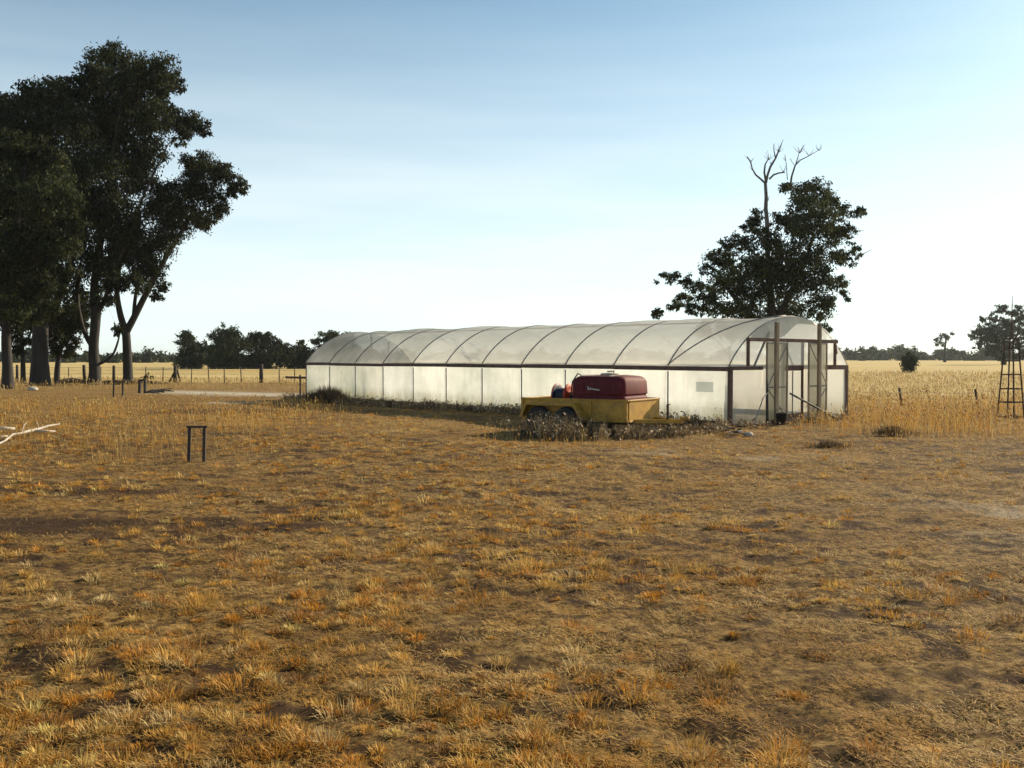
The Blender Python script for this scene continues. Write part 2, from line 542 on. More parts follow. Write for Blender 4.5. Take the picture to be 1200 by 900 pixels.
def build_ground():
    fine = np.arange(-50, 50.01, 0.3125)
    rest = np.arange(55, 306, 5.0)
    ang = np.radians(np.concatenate([fine, rest]))
    r1 = np.exp(np.arange(math.log(1.2), math.log(48), 0.0092))
    r2 = np.exp(np.arange(math.log(48) + 0.02, math.log(4200), 0.035))
    rr = np.concatenate([r1, r2])
    A, RR = np.meshgrid(ang, rr)
    x = np.sin(A) * RR; y = np.cos(A) * RR
    z = ground_h(x, y)
    V = np.stack([x, y, z], -1).reshape(-1, 3)
    na, nr = len(ang), len(rr)
    i = np.arange(nr - 1)[:, None]; j = np.arange(na)[None, :]
    j2 = (j + 1) % na
    Q = np.stack([i * na + j, i * na + j2, (i + 1) * na + j2, (i + 1) * na + j], -1).reshape(-1, 4)[:, ::-1]
    V = np.vstack([V, [[0, 0, float(z[0].mean())]]])
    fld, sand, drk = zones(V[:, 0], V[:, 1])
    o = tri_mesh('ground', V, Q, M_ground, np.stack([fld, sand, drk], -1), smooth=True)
    # close the small hole below the camera
    me = o.data
    tag(o, 'dry brown paddock ground covered in trampled straw', None, None, 'structure')
    cm = MB(); c = len(V) - 1
    cm.v = [tuple(V[k]) for k in range(na)] + [tuple(V[c])]
    cm.f = [(k, (k + 1) % na, na)[::-1] for k in range(na)]
    q = cm.build('ground_patch', M_ground, o)
    ca = q.data.color_attributes.new('tint', 'FLOAT_COLOR', 'POINT')
    ca.data.foreach_set('color', np.tile([0, 0, 0.1, 1], na + 1).astype(np.float32))
    return o


GROUND = build_ground()

# ------------------------------------------------------------------ grass
PAL = np.array([(0.62, 0.445, 0.165), (0.57, 0.355, 0.09), (0.50, 0.255, 0.04), (0.25, 0.135, 0.042), (0.55, 0.43, 0.215), (0.40, 0.21, 0.055)])


def blade_arrays(P, ln, wd, az, lean, col, twist=None, k1=0.7, thin=False):
    n = len(P)
    dx = np.cos(az); dy = np.sin(az)
    D = np.stack([dx, dy, np.zeros(n)], -1)
    sa = az + np.pi / 2 if twist is None else az + np.pi / 2 + twist
    Sd = np.stack([np.cos(sa), np.sin(sa), np.zeros(n)], -1) * (wd / 2)[:, None]
    l1 = lean * k1; l2 = np.minimum(lean * (1.95 - k1), 1.75)
    Z = np.array([0, 0, 1.0])
    mid = P + (ln * 0.55)[:, None] * (np.sin(l1)[:, None] * D + np.cos(l1)[:, None] * Z)
    tip = mid + (ln * 0.45)[:, None] * (np.sin(l2)[:, None] * D + np.cos(l2)[:, None] * Z)
    if thin:
        V = np.stack([P, mid - Sd, mid + Sd, tip], 1).reshape(-1, 3)
        b = (np.arange(n) * 4)[:, None]
        return V, np.concatenate([b + [0, 2, 1], b + [1, 2, 3]], 0), np.repeat(col, 4, 0)
    V = np.stack([P - Sd, P + Sd, mid - Sd * 0.75, mid + Sd * 0.75, tip], 1).reshape(-1, 3)
    b = (np.arange(n) * 5)[:, None]
    T = np.concatenate([b + [0, 1, 3], b + [0, 3, 2], b + [2, 3, 4]], 0)
    C = np.repeat(col, 5, 0)
    return V, T, C


def sector(n, r0, r1, half, power):
    """Points in a fan in front of the viewer, density falling as r**-power."""
    u = RNG.random(n); q = 2 - power
    r = (r0 ** q + u * (r1 ** q - r0 ** q)) ** (1 / q)
    a = RNG.uniform(-half, half, n)
    return r * np.sin(a), r * np.cos(a), r


def palette(n, weights, spread=0.16):
    k = RNG.choice(len(PAL), n, p=np.array(weights) / sum(weights))
    return np.clip(PAL[k] * np.array([[1.08, 0.99, 0.88]]) * (1 + RNG.normal(0, spread, (n, 1))), 0.01, 0.75)


def inside_gh(x, y, m=0.06):
    u, v = gh_local(x, y)
    return (u > -m) & (u < GW + m) & (v > -m) & (v < GL + m)


def short_grass():
    # lying straw, matted and patchy
    n = 1000000
    x, y, r = sector(n, 3.0, 46, R(39), 1.4)
    fld, sand, drk = zones(x, y)
    cl = fbm(x / 0.34, y / 0.26, 81, 4)
    keep = (RNG.random(n) < np.clip(1.2 - sand * 1.1 - drk * 0.95, 0.12, 1) * np.clip(4.2 * (cl - 0.39), 0.03, 1)) & ~inside_gh(x, y)
    x, y, r, cl = x[keep], y[keep], r[keep], cl[keep]
    n = len(x)
    tone = fbm(x / 1.1, y / 0.9, 91, 3)
    col = palette(n, (4.5, 2.6, 0.8, 0.9, 2.4, 0.8))
    warm = (sstep(0.52, 0.68, tone) * 0.8)[:, None]
    col = col * (1 - warm) + (PAL[2] * RNG.uniform(0.8, 1.15, (n, 1))) * warm
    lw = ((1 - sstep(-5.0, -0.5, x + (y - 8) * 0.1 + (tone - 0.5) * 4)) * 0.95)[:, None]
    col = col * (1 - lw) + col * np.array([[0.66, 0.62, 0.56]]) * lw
    far = np.maximum(r / 6.0, 1) ** 0.75
    ln = RNG.uniform(0.02, 0.065, n) * (0.75 + 0.25 * far)
    wd = RNG.uniform(0.0024, 0.005, n) * far
    up = RNG.random(n) < 0.08
    lean = np.where(up, RNG.uniform(0.4, 1.2, n), RNG.uniform(1.25, 1.6, n))
    az = RNG.normal(2.9, 1.5, n)
    P = np.stack([x, y, ground_h(x, y) + RNG.uniform(0.0, 0.02, n)], -1)
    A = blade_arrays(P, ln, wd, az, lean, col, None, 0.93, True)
    # small tufts standing up
    nt = 10500
    tx, ty, tr_ = sector(nt, 3.0, 32, R(40), 1.2)
    tcl = fbm(tx / 1.6, ty / 1.4, 101, 3)
    f2, s2, d2 = zones(tx, ty)
    side = 1 - 0.62 * sstep(0.0, 4.0, tx)          # the right side is trodden flatter
    kt = (RNG.random(nt) < np.clip(3.4 * (tcl - 0.36), 0.10, 1) * np.clip(1 - s2, 0, 1) * side) & ~inside_gh(tx, ty, 0.3)
    tx, ty, tr_, tcl = tx[kt], ty[kt], tr_[kt], tcl[kt]
    nt = len(tx)
    per = np.clip((85 * (6 / np.maximum(tr_, 5)) ** 0.8), 26, 95).astype(int)
    idx = np.repeat(np.arange(nt), per)
    n = len(idx)
    big = np.clip(RNG.lognormal(0, 0.35, nt), 0.5, 2.0)
    th = RNG.uniform(0.034, 0.062, nt) * big
    tw = RNG.uniform(0.03, 0.064, nt) * big
    tcol = palette(nt, (2.4, 4.0, 2.4, 0.8, 0.8, 1.5), 0.12)
    aa = RNG.uniform(0, 2 * np.pi, n); q = np.sqrt(RNG.random(n)); rad = q * tw[idx]
    x = tx[idx] + np.cos(aa) * rad * 1.25; y = ty[idx] + np.sin(aa) * rad * 0.9
    P = np.stack([x, y, ground_h(x, y) - 0.004], -1)
    ln = th[idx] * RNG.uniform(0.7, 1.25, n) * (1.15 - 0.35 * q)
    wd = RNG.uniform(0.0034, 0.006, n) * np.maximum(tr_[idx] / 6, 1) ** 0.8
    az = aa + RNG.normal(0, 0.8, n)
    lean = np.clip(RNG.normal(0.35, 0.3, n) + 0.8 * q, 0.02, 1.55)
    col = np.clip(tcol[idx] * (1 + RNG.normal(0, 0.14, (n, 1))), 0.01, 0.75)
    B = blade_arrays(P, ln, wd, az, lean, col, RNG.uniform(-0.8, 0.8, n), 0.7, True)
    V = np.vstack([A[0], B[0]]); T = np.vstack([A[1], B[1] + len(A[0])]); C = np.vstack([A[2], B[2]])
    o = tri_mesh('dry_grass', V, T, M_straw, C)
    tag(o, 'short trampled dry straw grass and tufts in the foreground', 'grass', None, 'stuff')


def tall_zone(x, y):
    """height of the standing dry grass at a place (0 = none)"""
    w = fbm(x / 2.2, y / 2.2, 111, 3)
    rgt = sstep(5.4, 7.4, x - (y - 20) * 0.05 + (w - 0.5) * 3) * sstep(18.0, 20.0, y + (w - 0.5) * 3.5) * (1 - sstep(36, 44, y))
    lft = (1 - sstep(-6.5, -3.2, x + (w - 0.5) * 3)) * sstep(14.5, 18.5, y + (w - 0.5) * 4) * (1 - sstep(34, 37, y)) * 0.8
    mid = sstep(0.50, 0.66, w) * sstep(15, 18, y) * (1 - sstep(22, 26, y)) * (1 - sstep(1.0, 3.0, x)) * 0.35
    fence = sstep(46, 52, y) * (1 - sstep(66, 72, y)) * (1 - sstep(-9, -7, x)) * 0.75
    past = sstep(36, 42, y) * (1 - sstep(95, 130, y)) * sstep(4, 8, x) * 0.5
    return np.maximum.reduce([rgt, lft, mid, fence, past])


def tall_grass():
    n = 300000
    x, y, r = sector(n, 13, 110, R(38), 1.6)
    tz = tall_zone(x, y)
    fld, sand, drk = zones(x, y)
    cl = fbm(x / 0.9, y / 0.9, 121, 3)
    keep = (RNG.random(n) < tz * np.where(x < 0, np.clip(5.0 * (cl - 0.45), 0.02, 1), np.clip(0.25 + 2.2 * (cl - 0.3), 0.05, 1)) * np.clip(1.0 - sand * 1.3 - drk * 1.1, 0, 1)) & ~inside_gh(x, y, 0.2)
    x, y, r, tz = x[keep], y[keep], r[keep], tz[keep]
    n = len(x)
    ln = RNG.uniform(0.16, 0.52, n) * (0.45 + 0.55 * tz) * np.where(x < 0, 0.95, 1.0)
    wd = 0.0048 * (r / 18) ** 0.85 * RNG.uniform(0.7, 1.5, n)
    wd = np.where(x < 0, wd * 0.9, wd)
    col = palette(n, (2.6, 4, 1.6, 0.9, 1.3, 1), 0.15)
    pale = sstep(30, 38, y)[:, None]
    col = col * (1 - 0.7 * pale) + np.array([[0.50, 0.38, 0.175]]) * RNG.uniform(0.8, 1.15, (n, 1)) * 0.7 * pale
    lf = (x < -2.5)[:, None]
    col = np.where(lf, col * np.array([[1.02, 1.02, 0.98]]), col)
    P = np.stack([x, y, ground_h(x, y) - 0.01], -1)
    az = RNG.uniform(0, 2 * np.pi, n)
    lean = np.clip(np.abs(RNG.normal(0.25, 0.28, n)), 0.02, 1.2)
    V, T, C = blade_arrays(P, ln, wd, az, lean, col, RNG.uniform(-0.5, 0.5, n))
    # nodding seed heads on some of the stems
    k = RNG.choice(n, n // 5, replace=False)
    tip = V.reshape(-1, 5, 3)[k, 4]
    s = np.minimum(0.010 * (r[k] / 18) ** 0.8, 0.03)
    hv = np.array([(1, 0, 0), (-0.5, 0.87, 0), (-0.5, -0.87, 0), (0, 0, 3.2), (0, 0, -3.2)])
    HV = (tip[:, None, :] + hv[None] * s[:, None, None]).reshape(-1, 3)
    b = (np.arange(len(k)) * 5)[:, None]
    HT = np.concatenate([b + [0, 1, 3], b + [1, 2, 3], b + [2, 0, 3], b + [1, 0, 4], b + [2, 1, 4], b + [0, 2, 4]], 0)
    HC = np.repeat(np.clip(col[k] * 1.12, 0, 0.7), 5, 0)
    o = tri_mesh('tall_dry_grass', np.vstack([V, HV]), np.vstack([T, HT + len(V)]), M_straw, np.vstack([C, HC]))
    tag(o, 'knee high standing golden dry grass beyond the trampled ground', 'grass', None, 'stuff')


short_grass()
tall_grass()


def weeds():
    """Dry branching weeds with pale seed heads before the trailer and along the greenhouse foot."""
    Vs, Ts, Cs = [], [], []
    off = 0
    plants = []
    for _ in range(120):           # before the trailer
        t = random.random()
        px = 604 + 250 * t ** 0.9
        d = 20.4 - 0.9 * math.sin(t * 3.1) + random.uniform(-0.55, 0.45) + t * 1.3
        plants.append((gx(px, d), d, random.uniform(0.14, 0.36) * (1.15 if px < 720 else 0.8)))
    for _ in range(75):           # thick clump at the wheels
        px = random.gauss(655, 24); d = random.uniform(19.3, 20.6)
        plants.append((gx(px, d), d, random.uniform(0.28, 0.58)))
    for _ in range(720):          # along the foot of the long wall
        v = random.uniform(-0.3, GL + 0.5); u = -0.12 - abs(random.gauss(0, 0.42))
        p = GH_O + GU * u + GV * v
        plants.append((p.x, p.y, random.uniform(0.10, 0.30)))
    for _ in range(50):           # at the gable foot
        u = random.uniform(-0.2, GW); v = -0.15 - abs(random.gauss(0, 0.3))
        p = GH_O + GU * u + GV * v
        plants.append((p.x, p.y, random.uniform(0.08, 0.24)))
    for _ in range(260):          # self-sown grass inside along the long wall
        v = random.uniform(0.2, GL - 0.3); u = 0.12 + abs(random.gauss(0, 0.35))
        if vnoise(v * 0.8, 3.5, 5) < 0.35: continue
        p = GH_O + GU * u + GV * v
        plants.append((p.x, p.y, random.uniform(0.15, 0.55)))
    for (x, y, h) in plants:
        ns = random.randint(8, 14)
        P = np.tile([[x, y, float(ground_h(x, y)) - 0.01]], (ns, 1)) + np.c_[RNG.normal(0, 0.05, (ns, 2)), np.zeros(ns)]
        ln = h * RNG.uniform(0.6, 1.25, ns); az = RNG.uniform(0, 6.28, ns); lean = np.abs(RNG.normal(0.3, 0.25, ns))
        dark = random.random() < 0.35
        base = np.array([[0.085, 0.06, 0.042]]) if dark else np.array([[0.36, 0.26, 0.13]])
        V, T, C = blade_arrays(P, ln, np.full(ns, 0.010), az, lean, np.repeat(base, ns, 0) * RNG.uniform(0.7, 1.3, (ns, 1)), RNG.uniform(-1, 1, ns))
        Vs.append(V); Ts.append(T + off); Cs.append(C); off += len(V)
        tips = V.reshape(-1, 5, 3)
        # withered leaves and seed heads
        m = ns * 3
        k = RNG.integers(0, ns, m); f = RNG.uniform(0.25, 1.0, m)[:, None]
        c = P[k] * (1 - f) + tips[k, 4] * f + RNG.normal(0, 0.02, (m, 3))
        s = RNG.uniform(0.007, 0.019, m)[:, None, None]
        q = RNG.normal(0, 1, (m, 4, 3)); q[:, 2] = -q[:, 0]; q[:, 3] = -q[:, 1] * 0.6
        V = (c[:, None, :] + q * s).reshape(-1, 3)
        b = (np.arange(m) * 4)[:, None]
        T = np.concatenate([b + [0, 1, 2], b + [0, 2, 3]], 0)
        pale = RNG.random(m) < 0.24
        col = np.where(pale[:, None], np.array([[0.62, 0.51, 0.36]]), np.array([[0.15, 0.10, 0.055]])) * RNG.uniform(0.6, 1.25, (m, 1))
        Vs.append(V); Ts.append(T + off); Cs.append(np.repeat(col, 4, 0)); off += len(V)
    o = tri_mesh('dry_weeds', np.vstack(Vs), np.vstack(Ts), M_straw, np.vstack(Cs))
    tag(o, 'dark withered weeds with pale seed heads around trailer and greenhouse foot', 'weeds', None, 'stuff')


weeds()


# ------------------------------------------------------------------ greenhouse
def arch_z(u):
    """height of the roof arch across the gable, u from 0 to GW"""
    hw = GW / 2
    Rr = (hw * hw + RISE * RISE) / (2 * RISE)
    return EAVE + RISE - Rr + math.sqrt(max(Rr * Rr - (u - hw) ** 2, 0))


def greenhouse():
    g = empty('greenhouse', GH_O, GH_RZ)
    tag(g, 'long white plastic film greenhouse tunnel with arched roof and brown eave boards', 'greenhouse')
    bay = GL / NB
    hw = GW / 2
    Rr = (hw * hw + RISE * RISE) / (2 * RISE)
    a0 = math.asin(hw / Rr)
    zc = EAVE + RISE - Rr
    # ribs and wall posts
    for i in range(NB + 1):
        y = i * bay
        pts = [(hw + Rr * math.sin(-a0 + 2 * a0 * k / 20), y, zc + Rr * math.cos(-a0 + 2 * a0 * k / 20)) for k in range(21)]
        pts = [(hw + (p[0] - hw) * 1.008, y, p[2] + 0.012) for p in pts]
        MB().tube(pts, [0.018] * 10 + [0.013] + [0.008] * 10, 6).build('rib', M_pipe, g, True)
        for u in (0.03, GW - 0.03):
            if i in (0, NB):
                MB().box(u - 0.045, u + 0.045, y - 0.045, y + 0.045, -0.05, EAVE - 0.01).build('corner_post', M_timber, g, bevel=0.006)
            else:
                MB().tube([(u + (-0.046 if u < 1 else 0.046), y, -0.1), (u + (-0.046 if u < 1 else 0.046), y, EAVE - 0.13)], 0.02, 6).build('wall_post', M_pipe, g, True)
    # film, one sheet per bay
    for i in range(NB):
        y0, y1 = i * bay + 0.004, (i + 1) * bay - 0.004
        sag = random.uniform(-0.03, 0.05) if i > 4 else random.uniform(-0.06, 0.06)
        ph = random.uniform(0, 6)
        lift = 0.05 if i in (6, 8, 9) else 0.0

        def roof(s, t, y0=y0, y1=y1, sag=sag, ph=ph, lift=lift):
            a = -a0 + 2 * a0 * s
            y = y0 + (y1 - y0) * t
            w = math.sin(math.pi * t) * math.sin(math.pi * s)
            dr = -sag * w + 0.012 * math.sin(9 * s + ph) * math.sin(math.pi * t) + lift * w * math.sin(math.pi * s) ** 3
            rr = Rr + 0.008 + dr
            return (hw + rr * math.sin(a), y, zc + rr * math.cos(a))
        MB().grid(lambda s, t: roof(s * 0.5, t), 14, 8).build('roof_film', M_film_r if i < 7 else M_film_ra, g, True)
        MB().grid(lambda s, t: roof(0.5 + s * 0.5, t), 14, 8).build('roof_film', M_film_c, g, True)
        for u, sgn in ((0.0, -1), (GW, 1)):
            ph2 = random.uniform(0, 6); bl = random.uniform(-0.02, 0.035)

            def wallf(s, t, u=u, sgn=sgn, y0=y0, y1=y1, ph2=ph2, bl=bl):
                y = y0 + (y1 - y0) * t
                w = math.sin(math.pi * t) * math.sin(math.pi * s)
                return (u + sgn * (0.008 + bl * w + 0.008 * math.sin(11 * t + ph2) * math.sin(math.pi * s)), y, 0.02 + (EAVE - 0.02) * s)
            MB().grid(wallf, 8, 10).build('wall_film', (M_film if i < 8 else M_film_a) if sgn < 0 else M_film_c, g, True)
    # eave boards outside the film, in lengths of about two bays, and base boards
    for u, sgn in ((-0.035, -1), (GW + 0.035, 1)):
        y = -0.02
        k = 0
        while y < GL - 0.05:
            y2 = min(y + bay * 2, GL + 0.02)
            dz = random.uniform(-0.012, 0.012)
            m = MB().beam((u, y + 0.004, EAVE - 0.055 + dz), (u, y2 - 0.004, EAVE - 0.055 + random.uniform(-0.012, 0.012)), 0.036, 0.105)
            m.build('eave_board', M_timber, g, bevel=0.004)
            m = MB().beam((u, y + 0.004, 0.07), (u, y2 - 0.004, 0.07 + random.uniform(-0.01, 0.01)), 0.03, 0.17)
            m.build('base_board', M_timber, g, bevel=0.004)
            y = y2; k += 1
    # purlins and diagonal wind braces
    for s in (0.5,):
        a = -a0 + 2 * a0 * s
        MB().tube([(hw + (Rr - 0.075) * math.sin(a), 0.02, zc + (Rr - 0.075) * math.cos(a)), (hw + (Rr - 0.075) * math.sin(a), GL - 0.02, zc + (Rr - 0.075) * math.cos(a))], 0.016, 6).build('purlin', M_pipe, g, True)
    for sg in (0,):
        pts = []
        for k in range(13):
            t = k / 12
            a = -a0 + a0 * t * 0.93
            if sg: a = -a
            pts.append((hw + (Rr - 0.035) * math.sin(a), bay * (1 - t) + 0.05, zc + (Rr + 0.03) * math.cos(a)))
        MB().tube(pts, 0.018, 6).build('wind_brace', M_pipe, g, True)
    # gable walls
    for gi, y in ((0, 0.0), (1, GL)):
        sg = -1 if gi == 0 else 1
        spans = [(0.0, 1.23), (1.23, 2.08), (2.08, 2.94), (2.94, 3.76), (3.76, GW)]
        for (ua, ub) in spans:
            if gi == 0 and ua == 2.08: continue

            def gf(s, t, ua=ua, ub=ub, y=y, sg=sg):
                u = ua + 0.004 + (ub - ua - 0.008) * t
                return (u, y + sg * 0.006 + 0.012 * math.sin(5 * s + 3 * t) * math.sin(math.pi * s), 0.03 + (EAVE - 0.03) * s)
            MB().grid(gf, 6, 6).build('gable_film', M_film_g, g, True)

        def gt(s, t, y=y, sg=sg):
            u = GW * t
            return (u, y + sg * 0.006 + 0.02 * math.sin(7 * t) * math.sin(math.pi * s), EAVE + 0.003 + (arch_z(u) - 0.01 - EAVE) * s)
        MB().grid(gt, 6, 24).build('gable_arch_film', M_film_g, g, True)
    # front gable timber
    MB().beam((0.08, -0.03, EAVE - 0.05), (1.22, -0.03, EAVE - 0.05), 0.035, 0.085).build('gable_rail', M_timber, g, bevel=0.004)
    MB().beam((3.77, -0.03, EAVE - 0.05), (GW - 0.06, -0.03, EAVE - 0.05), 0.035, 0.11).build('gable_rail', M_timber, g, bevel=0.004)
    MB().beam((0.58, -0.10, 2.055), (4.26, -0.10, 2.035), 0.05, 0.085).build('door_track_beam', M_timber, g, bevel=0.004)
    for u in (0.62, 4.22):
        MB().beam((u, -0.055, EAVE - 0.004), (u, -0.055, 2.10), 0.075, 0.05, (0, 1, 0)).build('short_post', M_timber, g, bevel=0.004)
    MB().beam((4.20, -0.12, 1.72), (4.12, -0.13, 2.0), 0.06, 0.02, (0, 1, 0)).build('loose_batten', M_timber, g)
    for u, w_ in ((1.53, 0.115), (3.30, 0.10)):
        MB().beam((u, -0.20, -0.08), (u, -0.20, arch_z(u) - 0.02), w_, 0.07, (0, 1, 0)).build('tall_post', M_timber_l, g, bevel=0.006)
    MB().beam((1.42, -0.05, 2.24), (0.86, -0.05, EAVE + 0.0), 0.045, 0.03, (0, 1, 0)).build('gable_brace', M_pipe, g)
    # door leaves slid aside, with K bracing
    for (ua, ub, mirror) in ((1.23, 2.08, False), (2.94, 3.76, True)):
        leaf = empty('door_leaf', (0, 0, 0)); leaf.parent = g
        y = -0.125
        z0, z1, zm = 0.10, 2.0, 0.92
        for u in (ua + 0.022, ub - 0.022):
            MB().beam((u, y, z0), (u, y, z1), 0.044, 0.03, (0, 1, 0)).build('stile', M_timber_l, leaf)
        for z in (z0 + 0.022, zm, z1 - 0.022):
            MB().beam((ua + 0.046, y, z), (ub - 0.046, y, z), 0.03, 0.036).build('rail', M_pipe, leaf)
        a, b = (ua + 0.05, ub - 0.05) if not mirror else (ub - 0.05, ua + 0.05)
        MB().tube([(b, y - 0.018, z1 - 0.05), (a, y - 0.018, zm + 0.04)], 0.014, 6).build('brace', M_pipe, leaf)
        MB().tube([(a, y - 0.018, zm - 0.04), (b, y - 0.018, z0 + 0.05)], 0.014, 6).build('brace', M_pipe, leaf)

        def lf(s, t, ua=ua, ub=ub, y=y):
            return (ua + 0.03 + (ub - ua - 0.06) * t, y + 0.022 + 0.01 * math.sin(4 * s + 5 * t), z0 + 0.01 + (z1 - z0 - 0.02) * s)
        MB().grid(lf, 8, 5).build('leaf_film', M_film_tan, leaf, True)
    # doorway with a white panelled inner door
    d = empty('inner_door', (0, 0, 0)); d.parent = g
    for u in (2.10, 2.92):
        MB().beam((u, 0.03, 0.0), (u, 0.03, 2.0), 0.05, 0.05, (0, 1, 0)).build('jamb', M_timber, d)
    MB().beam((2.13, 0.03, EAVE - 0.06), (2.89, 0.03, EAVE - 0.06), 0.04, 0.13).build('rail', M_timber, d)
    MB().beam((2.13, 0.03, 0.20), (2.89, 0.03, 0.20), 0.04, 0.09).build('rail', M_timber, d)
    MB().beam((2.13, 0.03, 0.07), (2.89, 0.03, 0.07), 0.02, 0.16).build('kick_board', M_timber_l, d)
    MB().tube([(2.51, 0.028, 0.245), (2.51, 0.028, EAVE - 0.13)], 0.016, 6).build('mullion', M_pipe, d)
    MB().tube([(2.16, 0.028, 1.95), (2.51, 0.028, EAVE + 0.02)], 0.014, 6).build('brace', M_pipe, d)
    for za, zb in ((0.245, EAVE - 0.13), (EAVE + 0.005, 2.0)):
        MB().grid(lambda s, t: (2.127 + 0.766 * t, 0.05 + 0.006 * math.sin(4 * s), za + (zb - za) * s), 5, 4).build('pane', M_film_g, d, True)
    # loose film folded over the top of the gable
    def flap(s, t):
        u = 0.75 + (4.45 - 0.75) * t
        top = arch_z(u) + 0.012
        low = 2.40 - 0.33 * (1 - sstep(0.30, 0.52, t)) + 0.06 * math.sin(math.pi * t) - 0.12 * sstep(0.85, 1, t)
        low = min(float(low), top - 0.02)
        return (u, -0.035 - 0.03 * math.sin(9 * t) * s - 0.03 * s, top + (low - top) * s)
    MB().grid(flap, 8, 30).build('film_flap', M_film_grey, g, True)
    MB().grid(lambda s, t: (-0.05, 0.42 + 0.52 * t, 0.82 + 0.24 * s), 2, 2).build('dim_shape_patch', M_patch, g)  # grey sheet painted in for a shadowy shape behind the film
    # rear gable timber
    for u in (1.23, 2.08, 2.94, 3.76):
        MB().beam((u, GL + 0.03, 0), (u, GL + 0.03, arch_z(u) - 0.06), 0.06, 0.04, (0, 1, 0)).build('rear_post', M_timber, g)
    MB().beam((0.08, GL + 0.075, EAVE - 0.05), (GW - 0.08, GL + 0.075, EAVE - 0.05), 0.035, 0.11).build('rear_rail', M_timber, g)
    return g


GH = greenhouse()


# ------------------------------------------------------------------ trailer, tank and hose reel
TR_O = Vector((0.22, 21.85, 0.0))
TR_RZ = R(-33.0)
TL, TW = 2.58, 1.5
TB, TT = 0.33, 0.72


def trailer():
    t = empty('box_trailer', TR_O, TR_RZ)
    tag(t, 'yellow tandem axle box trailer parked beside the greenhouse wall', 'trailer')
    MB().box(0.02, TL - 0.02, 0.02, TW - 0.02, TB + 0.03, TB + 0.055).build('floor', M_yellow, t)
    for y in (0.25, TW - 0.25):
        MB().beam((0.0, y, TB - 0.045), (TL, y, TB - 0.045), 0.05, 0.11).build('chassis_rail', M_dark, t)
    for y, nm in ((0.0, 'side_panel'), (TW, 'side_panel')):
        MB().box(0.0, TL, y - 0.012, y + 0.012, TB, TT).build(nm, M_yellow, t, bevel=0.004)
        MB().box(-0.02, TL + 0.02, y - 0.03, y + 0.03, TT + 0.002, TT + 0.04).build('top_rail', M_yellow, t, bevel=0.008)
        MB().box(-0.01, TL + 0.01, y - 0.028, y + 0.028, TB - 0.04, TB - 0.002).build('bottom_rail', M_yellow, t, bevel=0.006)
    for x, nm in ((0.0, 'tailgate'), (TL, 'front_panel')):
        MB().box(x - 0.012, x + 0.012, 0.034, TW - 0.034, TB, TT).build(nm, M_yellow, t, bevel=0.004)
        MB().box(x - 0.03, x + 0.03, 0.034, TW - 0.034, TT + 0.002, TT + 0.038).build('top_rail', M_yellow, t, bevel=0.008)
        MB().box(x - 0.028, x + 0.028, 0.034, TW - 0.034, TB - 0.04, TB - 0.002).build('bottom_rail', M_yellow, t, bevel=0.006)
    for x in (0.03, 1.72, TL - 0.03):
        for y, s in ((0.0, -1), (TW, 1)):
            MB().box(x - 0.028, x + 0.028, min(y + s * 0.0125, y + s * 0.05), max(y + s * 0.0125, y + s * 0.05), TB + 0.002, TT).build('side_rib', M_yellow, t, bevel=0.004)
    # mudguards over each pair of wheels
    xa, xb = 0.12, 1.62
    for y, s in ((0.0, -1), (TW, 1)):
        prof = [(xa, 0.36), (xa + 0.13, 0.655), (xb - 0.19, 0.655), (xb, 0.36)]
        m = MB()
        w0, w1 = y + s * 0.0135, y + s * 0.25
        for (p, q) in zip(prof[:-1], prof[1:]):
            b = len(m.v)
            for (x, z) in (p, q):
                for yy in (w0, w1):
                    for dz in (0.0, 0.022):
                        m.v.append((x, yy, z + dz))
            for f in ((0, 1, 3, 2), (4, 6, 7, 5), (0, 2, 6, 4), (1, 5, 7, 3), (0, 4, 5, 1), (2, 3, 7, 6)):
                m.f.append(tuple(b + k for k in f))
        mg = m.build('mudguard', M_yellow, t)
        m = MB()
        for (p, q) in zip(prof[:-1], prof[1:]):
            m.beam((p[0], w1 + s * 0.008, p[1] - 0.012), (q[0], w1 + s * 0.008, q[1] - 0.012), 0.014, 0.06, (0, 1, 0) if False else (0, 0, 1))
        m.build('mudguard_lip', M_yellow, mg)
    # wheels
    for x in (0.52, 1.20):
        MB().tube([(x, -0.13, 0.29), (x, TW + 0.13, 0.29)], 0.028, 8).build('axle', M_dark, t)
        for y in (-0.13, TW + 0.13):
            wr = empty('wheel', (x, y, 0.29)); wr.parent = t
            Mx = Matrix.Rotation(R(90), 4, 'X')
            MB().lathe([(0.19, -0.075), (0.25, -0.085), (0.285, -0.07), (0.30, -0.03), (0.30, 0.03), (0.285, 0.07), (0.25, 0.085), (0.19, 0.075)], 28, Mx).build('tyre', M_black, wr, True)
            MB().lathe([(0.03, -0.09), (0.06, -0.088), (0.10, -0.07), (0.16, -0.074), (0.188, -0.086), (0.188, 0.086), (0.16, 0.074), (0.10, 0.07), (0.06, 0.088), (0.03, 0.09)], 22, Mx).build('rim', M_rust, wr, True)
    # A-frame drawbar, coupling and jockey wheel
    tip = (TL + 0.98, TW / 2, TB - 0.02)
    for y in (0.25, TW - 0.25):
        MB().beam((TL + 0.03, y, TB - 0.02), (tip[0] - 0.1, TW / 2 + (0.03 if y > TW / 2 else -0.03), tip[2]), 0.05, 0.08).build('drawbar', M_yellow, t, bevel=0.005)
    MB().box(tip[0] - 0.14, tip[0] + 0.05, TW / 2 - 0.045, TW / 2 + 0.045, tip[2] + 0.042, tip[2] + 0.10).build('coupling', M_yellow, t, bevel=0.012)
    MB().tube([(tip[0] - 0.02, TW / 2, tip[2] + 0.1), (tip[0] - 0.06, TW / 2, tip[2] + 0.19), (tip[0] - 0.14, TW / 2, tip[2] + 0.21)], 0.014, 6).build('coupling_lever', M_dark, t)
